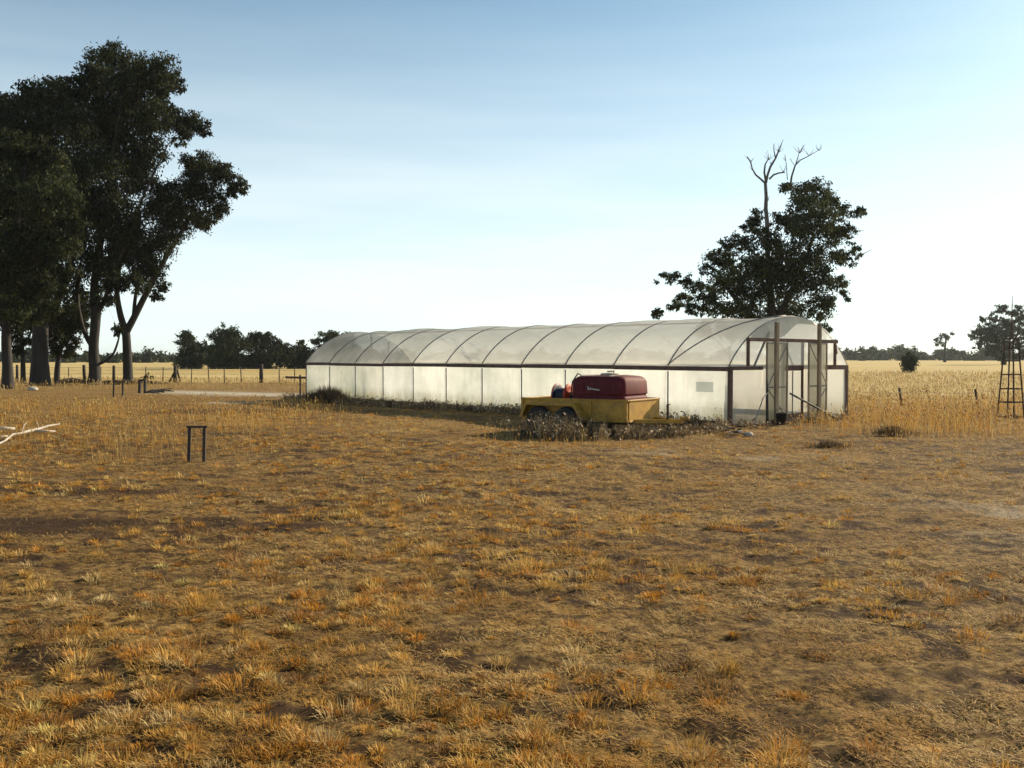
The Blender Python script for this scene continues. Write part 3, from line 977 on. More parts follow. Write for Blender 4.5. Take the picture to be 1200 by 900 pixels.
    MB().tube([(TL + 0.62, TW / 2 - 0.16, 0.10), (TL + 0.62, TW / 2 - 0.16, 0.66)], 0.028, 8).build('jockey_stand', M_rust, t)
    MB().tube([(TL + 0.62, TW / 2 - 0.16, 0.66), (TL + 0.70, TW / 2 - 0.22, 0.67)], 0.011, 6).build('jockey_handle', M_dark, t)
    MB().lathe([(0.03, -0.03), (0.08, -0.03), (0.09, 0.0), (0.08, 0.03), (0.03, 0.03)], 16, Matrix.Translation((TL + 0.62, TW / 2 - 0.16, 0.092)) @ Matrix.Rotation(R(90), 4, 'X')).build('jockey_wheel', M_black, t, True)
    for y in (0.2, TW - 0.2):
        MB().box(-0.048, -0.0125, y - 0.07, y + 0.07, TB + 0.06, TB + 0.14).build('tail_light', M_redlid, t, bevel=0.006)
    return t


TRAILER = trailer()


def tr_pt(x, y, z):
    c, s = math.cos(TR_RZ), math.sin(TR_RZ)
    return Vector((TR_O.x + c * x - s * y, TR_O.y + s * x + c * y, z))


def water_tank():
    zb = TB + 0.058
    L_, W_, H_ = 1.28, 1.16, 0.86
    o = empty('water_tank', tr_pt(1.14, 0.17, zb), TR_RZ)
    tag(o, 'dark red moulded plastic spray tank with white lettering carried in the yellow trailer', 'tank')

    def ring(z, ins, ch):
        x0, x1, y0, y1 = ins, L_ - ins, ins, W_ - ins
        pts = []
        for (cx, cy, a0) in ((x1 - ch, y1 - ch, 0), (x0 + ch, y1 - ch, 90), (x0 + ch, y0 + ch, 180), (x1 - ch, y0 + ch, 270)):
            for k in range(5):
                a = R(a0 + 22.5 * k)
                pts.append((cx + ch * math.cos(a), cy + ch * math.sin(a), z))
        return pts
    prof = [(0.0, 0.05, 0.05), (0.03, 0.015, 0.06), (0.40, 0.0, 0.07), (0.415, 0.022, 0.07), (0.455, 0.022, 0.07), (0.47, 0.0, 0.07),
            (0.72, 0.010, 0.08), (0.79, 0.035, 0.09), (0.835, 0.085, 0.11), (0.852, 0.15, 0.13), (H_, 0.24, 0.14)]
    m = MB()
    for (z, i_, c_) in prof: m.v += ring(z, i_, c_)
    n = 20
    for i in range(len(prof) - 1):
        for k in range(n):
            k2 = (k + 1) % n
            m.f.append((i * n + k, i * n + k2, (i + 1) * n + k2, (i + 1) * n + k))
    m.f.append(tuple(range(n))[::-1]); m.f.append(tuple((len(prof) - 1) * n + k for k in range(n)))
    body = m.build('tank_body', M_red, o, True, bevel=0.01)
    Mt = Matrix.Translation((L_ * 0.5, W_ * 0.5, H_))
    MB().lathe([(0.21, 0.001), (0.21, 0.03), (0.19, 0.045), (0.05, 0.055), (0.02, 0.057)], 24, Mt).build('lid', M_tan, o, True)
    MB().beam((L_ * 0.5 - 0.07, W_ * 0.5, H_ + 0.085), (L_ * 0.5 + 0.07, W_ * 0.5, H_ + 0.085), 0.03, 0.03).build('lid_handle', M_tan, o, bevel=0.006)
    for x in (0.22, L_ - 0.38):
        pts = [(x, -0.006, 0.06), (x, -0.012, 0.42), (x, 0.004, 0.72), (x, 0.05, 0.795), (x, 0.10, 0.848), (x, 0.16, 0.862), (x, 0.26, 0.870), (x, W_ - 0.26, 0.870), (x, W_ - 0.13, 0.865), (x, W_ + 0.006, 0.6), (x, W_ + 0.012, 0.06)]
        mm = MB()
        for p, q in zip(pts[4:7], pts[5:8]): mm.beam(p, q, 0.10, 0.008, (0, 0, 1))
        mm.build('sheen_strip', M_tan, o)  # pale strips on the tank top, sky reflection put into their colour
    for x in (0.30, 0.62, 0.94):      # moulded ribs on both long sides
        for y, sg in ((0.0, -1), (W_, 1)):
            MB().beam((x, y - sg * 0.004, 0.49), (x, y - sg * 0.012, 0.72), 0.03, 0.03, (0, 1, 0)).build('moulded_rib', M_red, o, bevel=0.01)
    MB().tube([(L_ + 0.0, W_ * 0.5, 0.12), (L_ + 0.05, W_ * 0.5, 0.12), (L_ + 0.07, W_ * 0.5, 0.06)], 0.03, 8).build('outlet', M_dark, o, True)
    MB().tube([(0.12, 0.3, 0.84), (0.02, 0.26, 0.9), (-0.10, 0.24, 0.72), (-0.14, 0.24, 0.45), (-0.16, 0.26, 0.22)], 0.016, 6).build('hose', M_black, o, True)
    # worn white lettering on the side: a short slanting script, no longer legible
    pts = []
    for k in range(60):
        s = k / 59
        amp = 0.040 * (1 - 0.65 * sstep(0.0, 0.35, np.array(s)))
        pts.append((0.40 + 0.30 * s + 0.012 * math.sin(34 * s + 1.2), -0.006, 0.60 - 0.04 * s + float(amp) * math.sin(34 * s)))
    MB().tube(pts, 0.009, 5).build('lettering', M_white, o, True)
    return o


def hose_reel():
    zb = TB + 0.058
    o = empty('hose_reel', tr_pt(0.55, 0.42, zb), TR_RZ)
    tag(o, 'hose reel with navy and orange red end discs at the trailer rear', 'hose reel')
    zc = 0.415
    for i, (x, mt) in enumerate(((0.10, M_navy), (0.40, M_redlid))):
        Mx = Matrix.Translation((x, 0, zc)) @ Matrix.Rotation(R(90), 4, 'Y')
        MB().lathe([(0.03, -0.03), (0.17, -0.025), (0.235, -0.02), (0.25, -0.008), (0.25, 0.008), (0.235, 0.02), (0.17, 0.012), (0.06, 0.03), (0.03, 0.05)], 30, Mx).build('end_disc', mt, o, True)
        Mx2 = Matrix.Translation((x, 0, zc)) @ Matrix.Rotation(R(90), 4, 'Y')
        m = MB()
        m.tube([(x, 0.252 * math.cos(a), zc + 0.252 * math.sin(a)) for a in [2 * math.pi * k / 32 for k in range(33)]], 0.014, 6)
        m.build('disc_rim', M_redlid, o, True)
    pts = [(0.13 + 0.24 * k / 120, (0.15) * math.cos(k * 0.52), zc + 0.15 * math.sin(k * 0.52)) for k in range(121)]
    MB().tube(pts, 0.017, 6).build('wound_hose', M_navy, o, True)
    for x in (0.06, 0.455):
        for s in (-1, 1):
            MB().beam((x, s * 0.24, 0.0), (x, s * 0.02, zc), 0.025, 0.02, (1, 0, 0)).build('stand_leg', M_dark, o)
    MB().tube([(0.02, 0, zc), (0.50, 0, zc)], 0.02, 8).build('spindle', M_dark, o)
    return o


def pump():
    o = empty('spray_pump', tr_pt(0.74, 1.02, TB + 0.058), TR_RZ)
    tag(o, 'small dark maroon pump between the hose reel and the red tank', 'pump')
    MB().box(-0.14, 0.16, -0.14, 0.14, 0.0, 0.10).build('base', M_dark, o, bevel=0.01)
    MB().lathe([(0.05, -0.16), (0.12, -0.14), (0.14, -0.05), (0.14, 0.08), (0.10, 0.15), (0.04, 0.16)], 20, Matrix.Translation((0, 0, 0.25)) @ Matrix.Rotation(R(90), 4, 'Y')).build('housing', M_red, o, True)
    MB().box(-0.10, 0.10, -0.08, 0.08, 0.40, 0.46).build('fuel_cap', M_dark, o, bevel=0.015)


water_tank(); hose_reel(); pump()


# ------------------------------------------------------------------ trees
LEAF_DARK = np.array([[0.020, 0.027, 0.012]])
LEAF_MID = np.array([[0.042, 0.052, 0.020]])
LEAF_OLIVE = np.array([[0.095, 0.098, 0.030]])


def leaves_for(clumps, leaf_len, cover, tone=1.0, droop=0.6, rng=RNG, sub=0.42):
    """clumps: list of (centre Vector, rx, ry, rz). Leaf sprays gathered in small bunches."""
    Vs, Cs = [], []
    for (c, rx, ry, rz) in clumps:
        area = math.pi * rx * rz
        nl = max(int(cover * 3.5 * area / (leaf_len * leaf_len * 0.30)), 20)
        nb = max(int(nl / 34), 3)
        # bunch centres sit mostly in the outer part of the clump, more above than below
        d = rng.normal(0, 1, (nb, 3)); d /= np.linalg.norm(d, axis=1)[:, None]
        rad = rng.random(nb) ** 0.5
        B = d * rad[:, None] * np.array([[rx, ry, rz]]) * 0.98
        B[:, 2] += 0.10 * rz * (1 - (B[:, 0] / rx) ** 2)
        B[:, 2] -= 0.22 * rz * ((np.hypot(B[:, 0] / rx, B[:, 1] / ry)) ** 2) * rng.random(nb)
        k = rng.integers(0, nb, nl)
        s = sub * min(rx, rz) * rng.uniform(0.6, 1.2, nb)
        off = rng.normal(0, 1, (nl, 3)) * np.array([[1, 1, 0.75]]) * s[k][:, None] * 0.62
        P = B[k] + off + np.array([[c.x, c.y, c.z]])
        ax = rng.normal(0, 1, (nl, 3)); ax[:, 2] -= droop * 1.4
        ax /= np.linalg.norm(ax, axis=1)[:, None]
        sd = np.cross(ax, rng.normal(0, 1, (nl, 3))); sd /= np.linalg.norm(sd, axis=1)[:, None] + 1e-6
        L = leaf_len * rng.uniform(0.6, 1.35, nl)[:, None]
        Wd = L * rng.uniform(0.13, 0.25, nl)[:, None]
        V = np.stack([P, P + ax * L * 0.45 + sd * Wd, P + ax * L, P + ax * L * 0.45 - sd * Wd], 1)
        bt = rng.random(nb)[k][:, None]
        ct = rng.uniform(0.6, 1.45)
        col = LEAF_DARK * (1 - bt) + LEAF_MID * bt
        is_olive = (rng.random(nl) < 0.18)[:, None]  # a random share of leaves takes the olive tone
        col = np.where(is_olive, LEAF_OLIVE * rng.uniform(0.7, 1.1, (nl, 1)), col * rng.uniform(0.7, 1.35, (nl, 1))) * tone * ct
        Vs.append(V.reshape(-1, 3)); Cs.append(np.repeat(col, 4, 0))
    V = np.vstack(Vs); C = np.vstack(Cs)
    Q = np.arange(len(V)).reshape(-1, 4)
    return V, Q, C


def limb(m, p0, p1, r0, r1, bend=0.12, n=6, sides=6, up=0.25):
    p0 = Vector(p0); p1 = Vector(p1)
    L = (p1 - p0).length
    c = (p0 + p1) / 2 + Vector((random.uniform(-1, 1), random.uniform(-1, 1), random.uniform(-0.3, 0.3))) * L * bend - Vector((0, 0, up * L * 0.3)) + (p1 - p0).cross(Vector((0, 0, 1))) * 0.0
    pts, rad = [], []
    for i in range(n + 1):
        t = i / n
        pts.append(p0 * (1 - t) ** 2 + c * 2 * t * (1 - t) + p1 * t * t)
        rad.append(r0 * (1 - t) + r1 * t)
    m.tube(pts, rad, sides)
    return pts, rad


def gum_tree(name, label, stems, clumps, leaf_len=0.18, cover=1.9, tone=1.0, cat='tree', group=None, bark=None, extra=None, limb_r=0.055, droop=0.8, sub=0.30):
    """stems: list of (points, radii) for trunk and main forks, in world space; clumps as in leaves_for."""
    base = Vector(stems[0][0][0])
    root = empty(name, (base.x, base.y, float(ground_h(base.x, base.y))))
    tag(root, label, cat, group)
    m = MB()
    nodes = []
    for pts, rad in stems:
        pts = [Vector(p) for p in pts]
        # smooth the stem with a few in-between points
        P, Rd = [], []
        for i in range(len(pts) - 1):
            a, b = pts[i], pts[i + 1]
            pa = pts[i - 1] if i > 0 else a * 2 - b
            pb = pts[i + 2] if i + 2 < len(pts) else b * 2 - a
            for k in range(4):
                t = k / 4
                P.append(0.5 * ((2 * a) + (b - pa) * t + (2 * pa - 5 * a + 4 * b - pb) * t * t + (3 * a - pa - 3 * b + pb) * t ** 3))
                Rd.append(rad[i] * (1 - t) + rad[i + 1] * t)
        P.append(pts[-1]); Rd.append(rad[-1])
        m.tube(P, Rd, 9)
        nodes += list(zip(P, Rd))[3:]
    ztr = min(n_[0].z for n_ in nodes)
    order = sorted(clumps, key=lambda c: min((c[0] - q[0]).length for q in nodes))
    for (c, rx, ry, rz) in order:
        best, bd = None, 1e9
        for (p, r_) in nodes:
            dd = (c - p).length + max(0, p.z - c.z + 0.1) * 1.6
            if dd < bd: bd, best = dd, (p, r_)
        p, r_ = best
        if (c - p).length < 0.15: continue
        rr = min(r_ * 0.72, limb_r * (0.5 + 0.5 * rx))
        pts, rad = limb(m, p, c, rr, rr * 0.35)
        nodes += list(zip(pts, rad))[2:]
        for _ in range(3):
            e = c + Vector((random.uniform(-1, 1) * rx, random.uniform(-1, 1) * ry, random.uniform(-0.5, 0.9) * rz)) * 0.75
            limb(m, pts[-2], e, rr * 0.34, rr * 0.12, n=3, sides=4)
    off = Vector((base.x, base.y, root.location.z))
    m.v = [(v[0] - off.x, v[1] - off.y, v[2] - off.z) for v in m.v]
    m.build('trunk', bark or M_bark, root, True)
    V, Q, C = leaves_for(clumps, leaf_len, cover, tone, droop, sub=sub)
    V = V - np.array([[off.x, off.y, off.z]])
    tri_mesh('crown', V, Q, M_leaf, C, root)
    if extra:
        parts, twigs = [], MB()
        extra(parts, twigs)
        for nm, mm in [('dead_branch', q) for q in parts] + [('dead_twigs', twigs)]:
            mm.v = [(v[0] - off.x, v[1] - off.y, v[2] - off.z) for v in mm.v]
            ob = mm.build(nm, M_dead, root, True)
            if nm == 'dead_twigs': ob['kind'] = 'stuff'
    return root


def px_clumps(lst, d, deep=1.0, spread=1.2, k=1.03):
    out = []
    for c in lst:
        px, py, r = c[:3]
        dd = d + random.uniform(-spread, spread)
        p = at(px, py, dd)
        rm = k * r * dd / F
        out.append((p, rm, rm * deep, rm * (c[3] if len(c) > 3 else 0.88)))
    return out


def stem(lst, d):
    pts = [at(a, b, d + (c[0] if c else 0)) for (a, b, *c) in [(q[0], q[1]) for q in lst]]
    return pts


def stem_px(lst, d):
    """lst of (px, py, radius m); first point goes into the soil."""
    pts = [at(q[0], q[1], d) for q in lst]
    pts[0].z = -0.15
    return pts, [q[2] for q in lst]


# the tall gums on the left
gum_tree('gum_tree', 'tall forked gum tree with bare trunk, rightmost of the dark stand',
         [stem_px([(150, 449, 0.38), (150, 440, 0.29), (149, 405, 0.25), (148, 388, 0.24)], 59.5),
          ([at(148, 390, 59.5), at(158, 372, 59.6), at(172, 345, 59.8), at(190, 312, 60), at(212, 275, 60.2), at(235, 235, 60.5)], [0.23, 0.20, 0.18, 0.15, 0.11, 0.06]),
          ([at(148, 390, 59.5), at(141, 365, 59.3), at(138, 335, 59), at(145, 300, 59), at(165, 255, 59)], [0.22, 0.18, 0.15, 0.12, 0.07]),
          ([at(157, 374, 59.6), at(160, 345, 59.8), at(168, 315, 60.2), at(176, 290, 60.4)], [0.13, 0.10, 0.08, 0.05])],
         px_clumps([(240, 199, 19), (262, 206, 17), (279, 216, 11), (245, 233, 19), (226, 222, 18), (214, 247, 19), (258, 245, 11), (235, 260, 14),
                    (205, 270, 18), (188, 285, 20), (165, 300, 20), (178, 318, 18), (158, 330, 16), (192, 335, 8), (150, 290, 22), (200, 230, 18), (185, 245, 22),
                    (283, 223, 7), (184, 345, 8), (230, 205, 12), (222, 190, 10), (272, 225, 8), (250, 258, 8)], 60, spread=1.6, k=1.12), cover=2.5, tone=0.72)
gum_tree('gum_tree', 'tallest gum tree of the dark stand with the highest crown',
         [stem_px([(110, 449, 0.46), (111, 436, 0.33), (110, 405, 0.28), (113, 370, 0.28), (112, 330, 0.23), (122, 270, 0.17), (130, 210, 0.11), (140, 150, 0.07), (150, 95, 0.03)], 58),
          ([at(111, 428, 58), at(122, 424, 58), at(132, 416, 57.8), at(138, 402, 57.6), at(142, 385, 57.5)], [0.10, 0.08, 0.07, 0.06, 0.03]),
          ([at(110, 408, 58), at(102, 395, 58.3), at(96, 378, 58.5), at(92, 350, 58.8), at(95, 310, 59)], [0.17, 0.14, 0.12, 0.10, 0.06]),
          ([at(113, 370, 58), at(124, 350, 57.8), at(134, 320, 57.5), at(150, 280, 57.3), at(175, 220, 57), at(200, 170, 57)], [0.16, 0.13, 0.11, 0.08, 0.06, 0.03])],
         px_clumps([(121, 74, 17), (139, 67, 14), (111, 88, 14), (165, 84, 18), (189, 84, 20), (206, 100, 13), (186, 106, 16), (150, 95, 24), (125, 108, 26), (98, 95, 10),
                    (226, 146, 16), (206, 144, 15), (240, 152, 10), (216, 160, 12), (180, 140, 22), (150, 140, 32), (115, 150, 34), (195, 125, 10),
                    (140, 185, 32), (178, 178, 20), (105, 200, 36), (165, 212, 22), (128, 240, 32), (150, 270, 24), (105, 260, 32), (112, 308, 26), (130, 330, 15),
                    (122, 350, 12), (92, 345, 14), (138, 385, 7), (140, 300, 16), (196, 112, 9), (160, 120, 20)], 58, spread=2.2, k=1.14), leaf_len=0.21, cover=2.5, tone=0.78)
gum_tree('gum_tree', 'thick trunked gum tree with broad flat crown behind the front one',
         [stem_px([(47, 449, 0.62), (47, 425, 0.48), (48, 390, 0.43), (52, 330, 0.33), (58, 260, 0.22), (62, 190, 0.12), (66, 130, 0.05)], 57),
          ([at(49, 380, 57), at(70, 350, 57.4), at(84, 310, 57.8), at(95, 260, 58.2)], [0.26, 0.22, 0.17, 0.08]),
          ([at(48, 390, 57), at(30, 350, 57.4), at(15, 300, 57.8), at(-5, 230, 58.2)], [0.26, 0.22, 0.17, 0.08])],
         px_clumps([(60, 114, 19), (84, 112, 19), (40, 120, 20), (20, 128, 18), (0, 134, 20), (72, 145, 30), (32, 158, 32), (-10, 165, 32), (-30, 205, 36),
                    (10, 205, 36), (50, 200, 36), (78, 225, 28), (20, 255, 38), (62, 275, 34), (72, 325, 22), (35, 320, 34), (-4, 310, 34), (-40, 270, 34), (80, 362, 13), (52, 362, 15), (18, 366, 14), (66, 392, 9)], 57.5, spread=2.0, k=1.2), leaf_len=0.23, cover=2.5, tone=0.72)
gum_tree('gum_tree', 'nearest gum tree with lower olive crown at the left picture edge',
         [stem_px([(9, 456, 0.34), (9, 430, 0.26), (8, 390, 0.23), (14, 320, 0.19), (24, 250, 0.13), (34, 190, 0.06)], 51),
          ([at(8, 390, 51), at(-10, 340, 51.3), at(-30, 280, 51.5)], [0.17, 0.12, 0.06]),
          ([at(9, 370, 51), at(36, 330, 50.6), at(62, 280, 50.2)], [0.15, 0.11, 0.05])],
         px_clumps([(18, 170, 17), (44, 175, 18), (64, 190, 15), (75, 211, 15), (84, 236, 14), (93, 262, 11), (60, 235, 26), (28, 228, 32), (-4, 220, 34), (89, 287, 11),
                    (70, 288, 19), (40, 288, 30), (4, 298, 34), (85, 318, 9), (20, 340, 26), (52, 335, 15), (-30, 270, 34), (-20, 330, 26), (76, 340, 8), (38, 365, 16), (10, 362, 20), (-14, 370, 18), (58, 358, 12), (24, 385, 9)], 50.5, spread=1.6, k=1.2), leaf_len=0.21, cover=2.6, tone=0.9)
gum_tree('gum_tree', 'slender gum tree with thin pole trunk standing beside the thick one',
         [stem_px([(27, 452, 0.17), (27, 420, 0.13), (26, 385, 0.11), (30, 350, 0.07)], 60),
          ([at(27, 405, 60), at(36, 392, 60.2), at(40, 380, 60.3)], [0.07, 0.05, 0.03])],
         px_clumps([(26, 372, 12), (14, 360, 14), (36, 352, 14), (40, 384, 7), (16, 384, 6), (24, 340, 14), (14, 396, 9), (32, 398, 8), (20, 410, 7), (40, 370, 12)], 60, spread=0.8, k=1.25), cover=2.6, tone=0.7)
gum_tree('gum_tree', 'low leaning gum tree with sparse limbs between the thick trunk and tallest gum',
         [stem_px([(66, 449, 0.20), (68, 425, 0.16), (74, 400, 0.13), (84, 372, 0.08)], 62),
          ([at(70, 412, 62), at(62, 392, 62.2), at(58, 372, 62.4)], [0.10, 0.07, 0.04])],
         px_clumps([(86, 384, 14), (72, 388, 13), (58, 392, 11), (96, 374, 12), (104, 360, 12), (76, 402, 10), (62, 410, 8), (84, 412, 8), (60, 376, 9), (92, 366, 10), (70, 372, 11), (88, 402, 6), (80, 414, 6)], 62, spread=0.8, k=1.25), cover=2.6, tone=0.7)


def dead_top(parts, twigs):
    d = 49.5
    def br(lst, d=d):
        fine = lst[0][2] < 0.02
        mm = twigs if fine else MB()
        mm.tube([at(a, b, d) for a, b, r_ in lst], [r_ for a, b, r_ in lst], 6)
        if not fine: parts.append(mm)
    br([(898, 275, 0.12), (897.5, 258, 0.105), (896, 245, 0.10), (896.5, 232, 0.09), (895.5, 216, 0.082)])
    br([(896.2, 240, 0.03), (899, 235, 0.02), (900, 231, 0.012)])
    br([(895.5, 217, 0.075), (898, 206, 0.06), (901, 197, 0.058), (907, 187, 0.048), (909.5, 181, 0.042), (911, 177, 0.03)])
    br([(895.5, 216, 0.055), (890, 211, 0.05), (884, 206, 0.045), (880, 199, 0.034), (878, 191, 0.035), (874, 185, 0.025)])
    br([(896, 214, 0.06), (894, 203, 0.05), (895, 194, 0.04), (899, 187, 0.025)])
    br([(900, 211, 0.055), (905, 206, 0.05), (911, 204, 0.04), (918, 203, 0.035)])
    br([(907, 187, 0.03), (905, 177, 0.022), (905, 170, 0.012)])
    br([(909, 182, 0.03), (913, 172, 0.02), (916, 165, 0.01)], 49.7)
    br([(924, 222, 0.06), (926, 208, 0.05), (930, 195, 0.04), (936, 189, 0.03), (946, 184, 0.022), (958, 177, 0.012)], 50.0)
    br([(930, 196, 0.03), (933, 186, 0.022), (935, 178, 0.012)], 50.0)
    br([(921, 212, 0.022), (920, 198, 0.018), (918, 182, 0.010)], 50.0)
    for k in range(44):
        bx, by = random.choice([(911, 180), (905, 176), (878, 192), (899, 189), (916, 203), (946, 184), (935, 181), (884, 205), (902, 195), (930, 196), (919, 190), (958, 178)])
        a = random.uniform(-0.9, 0.9); L1 = random.uniform(5, 12)
        x1, y1 = bx + math.sin(a) * L1, by - math.cos(a) * L1
        br([(bx, by, 0.014), ((bx + x1) / 2 + random.uniform(-1, 1), (by + y1) / 2, 0.010), (x1, y1, 0.005)], 49.5 + random.uniform(-0.3, 0.5))
    br([(1000, 304, 0.03), (1010, 298, 0.022), (1020, 293, 0.012)])
    br([(990, 276, 0.025), (1002, 273, 0.018), (1012, 270, 0.010)])


gum_tree('gum_tree', 'bushy gum tree with dead bare branches at the top behind the greenhouse',
         [stem_px([(905, 451, 0.42), (905, 420, 0.32), (904, 380, 0.25), (902, 340, 0.17), (899, 300, 0.125), (898, 268, 0.105)], 49.7),
          ([at(904, 385, 49.7), at(925, 345, 50.0), at(945, 300, 50.2), at(955, 260, 50.4)], [0.2, 0.15, 0.1, 0.04]),
          ([at(904, 395, 49.7), at(870, 360, 49.7), at(845, 330, 49.5), at(830, 320, 49.5)], [0.17, 0.13, 0.09, 0.04])],
         px_clumps([(920, 220, 8), (936, 226, 13), (955, 228, 17), (972, 238, 13), (940, 245, 18), (962, 255, 20), (985, 250, 10), (1004, 250, 8), (1010, 246, 6), (925, 262, 15), (910, 258, 10),
                    (880, 262, 12), (886, 254, 8), (898, 280, 16), (870, 283, 14), (850, 288, 10), (940, 275, 18), (975, 275, 17), (992, 268, 9), (1000, 290, 6), (915, 300, 20), (880, 308, 20), (855, 308, 14), (836, 302, 12),
                    (828, 316, 8), (950, 305, 22), (980, 300, 11), (990, 302, 10), (1003, 298, 6), (845, 330, 15), (870, 340, 18), (900, 335, 22), (935, 335, 22), (965, 330, 17), (983, 330, 9), (988, 342, 6), (992, 350, 4),
                    (820, 335, 10), (805, 330, 9), (790, 325, 8), (778, 322, 7), (770, 330, 3), (800, 350, 10), (815, 360, 12), (790, 358, 8), (772, 365, 8), (766, 366, 5), (840, 358, 14), (880, 365, 18), (920, 365, 22), (955, 360, 16),
                    (970, 352, 11), (890, 392, 22), (930, 392, 22), (855, 385, 16), (960, 385, 12), (825, 385, 12), (862, 325, 14), (890, 320, 16), (830, 345, 12), (858, 362, 14), (905, 318, 16), (925, 318, 16)], 49.7, spread=1.8, k=1.16),
         leaf_len=0.16, cover=1.9, tone=1.0, extra=dead_top)

# trees across the far side of the left paddock
MIDG = 'trees across the far side of the paddock'
for (name_label, px, base_y, d, cl, tone) in (
        ('small open crowned paddock tree, leftmost of the far clump left of the greenhouse', 222, 432, 138,
         [(217, 396, 8), (226, 402, 9), (234, 405, 8), (221, 411, 9), (230, 417, 8), (214, 420, 6), (240, 412, 5), (218, 390, 4)], 1.0),
        ('tallest round paddock tree of the far clump left of the greenhouse', 262, 433, 135,
         [(262, 390, 9), (252, 396, 8), (272, 396, 10), (260, 404, 13), (276, 408, 12), (250, 412, 9), (264, 418, 13), (282, 420, 10), (248, 422, 7)], 1.0),
        ('wide dark paddock tree at the right of the far clump by the strainer post', 300, 433, 137,
         [(300, 396, 9), (312, 400, 9), (290, 402, 9), (324, 404, 8), (305, 412, 12), (322, 416, 11), (336, 410, 8), (296, 422, 10), (316, 425, 9), (334, 424, 8), (342, 418, 6)], 1.0),
        ('slim paddock tree just left of the greenhouse end with gaps in its crown', 352, 433, 139,
         [(350, 408, 7), (357, 414, 8), (346, 420, 7), (359, 424, 6), (354, 402, 5)], 1.0),
        ('paddock tree rising behind the far end of the greenhouse roof', 384, 433, 140,
         [(372, 402, 6), (382, 396, 8), (394, 394, 8), (406, 397, 7), (378, 410, 9), (395, 408, 11), (412, 408, 9), (385, 420, 10), (404, 420, 10)], 1.0)):
    gum_tree('paddock_tree', name_label, [stem_px([(px, base_y, 0.28), (px, base_y - 14, 0.2), (px + 1, base_y - 26, 0.1)], d)],
             px_clumps(cl + [(px - 9, base_y - 8, 8), (px + 2, base_y - 7, 9), (px + 12, base_y - 8, 8)], d, spread=1.5, k=1.35), leaf_len=0.42, cover=2.2, tone=tone * 0.95, group=MIDG, limb_r=0.05)
gum_tree('round_shrub', 'dense round dark shrub standing alone in the golden field', [stem_px([(1065, 437, 0.16), (1065, 430, 0.12), (1065, 424, 0.08)], 103)],
         px_clumps([(1065, 423, 7, 1.15), (1064, 428, 7, 1.0), (1067, 427, 6.5, 1.0), (1065, 418, 5.2), (1063, 423, 6), (1068, 422, 5.5), (1065, 432, 6, 0.8)], 103, spread=0.15, k=1.05), leaf_len=0.2, cover=2.6, tone=0.9, cat='shrub', sub=0.5, droop=0.3)
gum_tree('field_tree', 'broad open branched tree beyond the lattice mast at the right edge', [stem_px([(1176, 428, 0.55), (1176, 415, 0.42), (1175, 400, 0.32), (1172, 385, 0.15)], 205),
         ([at(1176, 412, 205), at(1190, 395, 205), at(1196, 372, 205)], [0.3, 0.22, 0.1])],
         px_clumps([(1172, 363, 7), (1163, 372, 6), (1152, 374, 5), (1185, 368, 6), (1193, 362, 6), (1195, 374, 8), (1176, 378, 8), (1160, 384, 8), (1148, 390, 8), (1140, 393, 5), (1170, 394, 11), (1186, 390, 9),
                    (1200, 388, 9), (1155, 401, 8), (1168, 408, 9), (1182, 405, 7), (1193, 402, 7), (1205, 375, 10), (1210, 395, 9), (1146, 404, 5), (1174, 418, 6), (1192, 418, 5), (1160, 392, 8), (1180, 384, 8), (1158, 412, 7), (1200, 412, 8)], 205, spread=2.0, k=1.15),
         leaf_len=0.5, cover=2.3, tone=0.9, limb_r=0.09)
gum_tree('field_tree', 'tall slim tree with high small crown above the far right tree line', [stem_px([(1107, 424, 0.5), (1107, 410, 0.35), (1108, 398, 0.2)], 300)],
         px_clumps([(1100, 397, 5), (1107, 392, 5), (1112, 395, 4.5), (1103, 404, 4), (1097, 402, 3), (1115, 391, 3)], 300, spread=1.5), leaf_len=0.8, cover=1.8, tone=1.2, limb_r=0.08)


def treeline():
    cl = []
    def run(x0, x1, d0, d1, ytop, ybase, step, seed):
        x = x0; k = 0
        while x < x1:
            d = random.uniform(d0, d1)
            top = ytop + (float(vnoise(np.array(x / 17.0), np.array(seed + 0.5), seed)) - 0.5) * 13 + random.uniform(-1.2, 1.2)
            h = (ybase - top)
            for q in range(3):
                p = at(x + random.uniform(-4, 4), ybase - h * (0.25 + 0.26 * q), d)
                r = (h * 0.36 + 0.8) * d / F
                p.z = max(p.z, r * 0.55)
                cl.append((p, r * 1.5, r, r * 0.85))
            x += random.uniform(0.5, 1.3) * step; k += 1
    run(-60, 430, 260, 330, 415, 426, 7, 5)
    run(980, 1300, 400, 470, 410.5, 423, 6.5, 9)
    run(430, 980, 420, 480, 412, 423, 11, 12)
    V, Q, C = leaves_for(cl, 1.5, 1.7, 1.1, sub=0.5)
    o = tri_mesh('distant_woods', V, Q, M_leaf, C)
    tag(o, 'low dark line of distant trees along the horizon', 'tree line', None, 'stuff')


treeline()


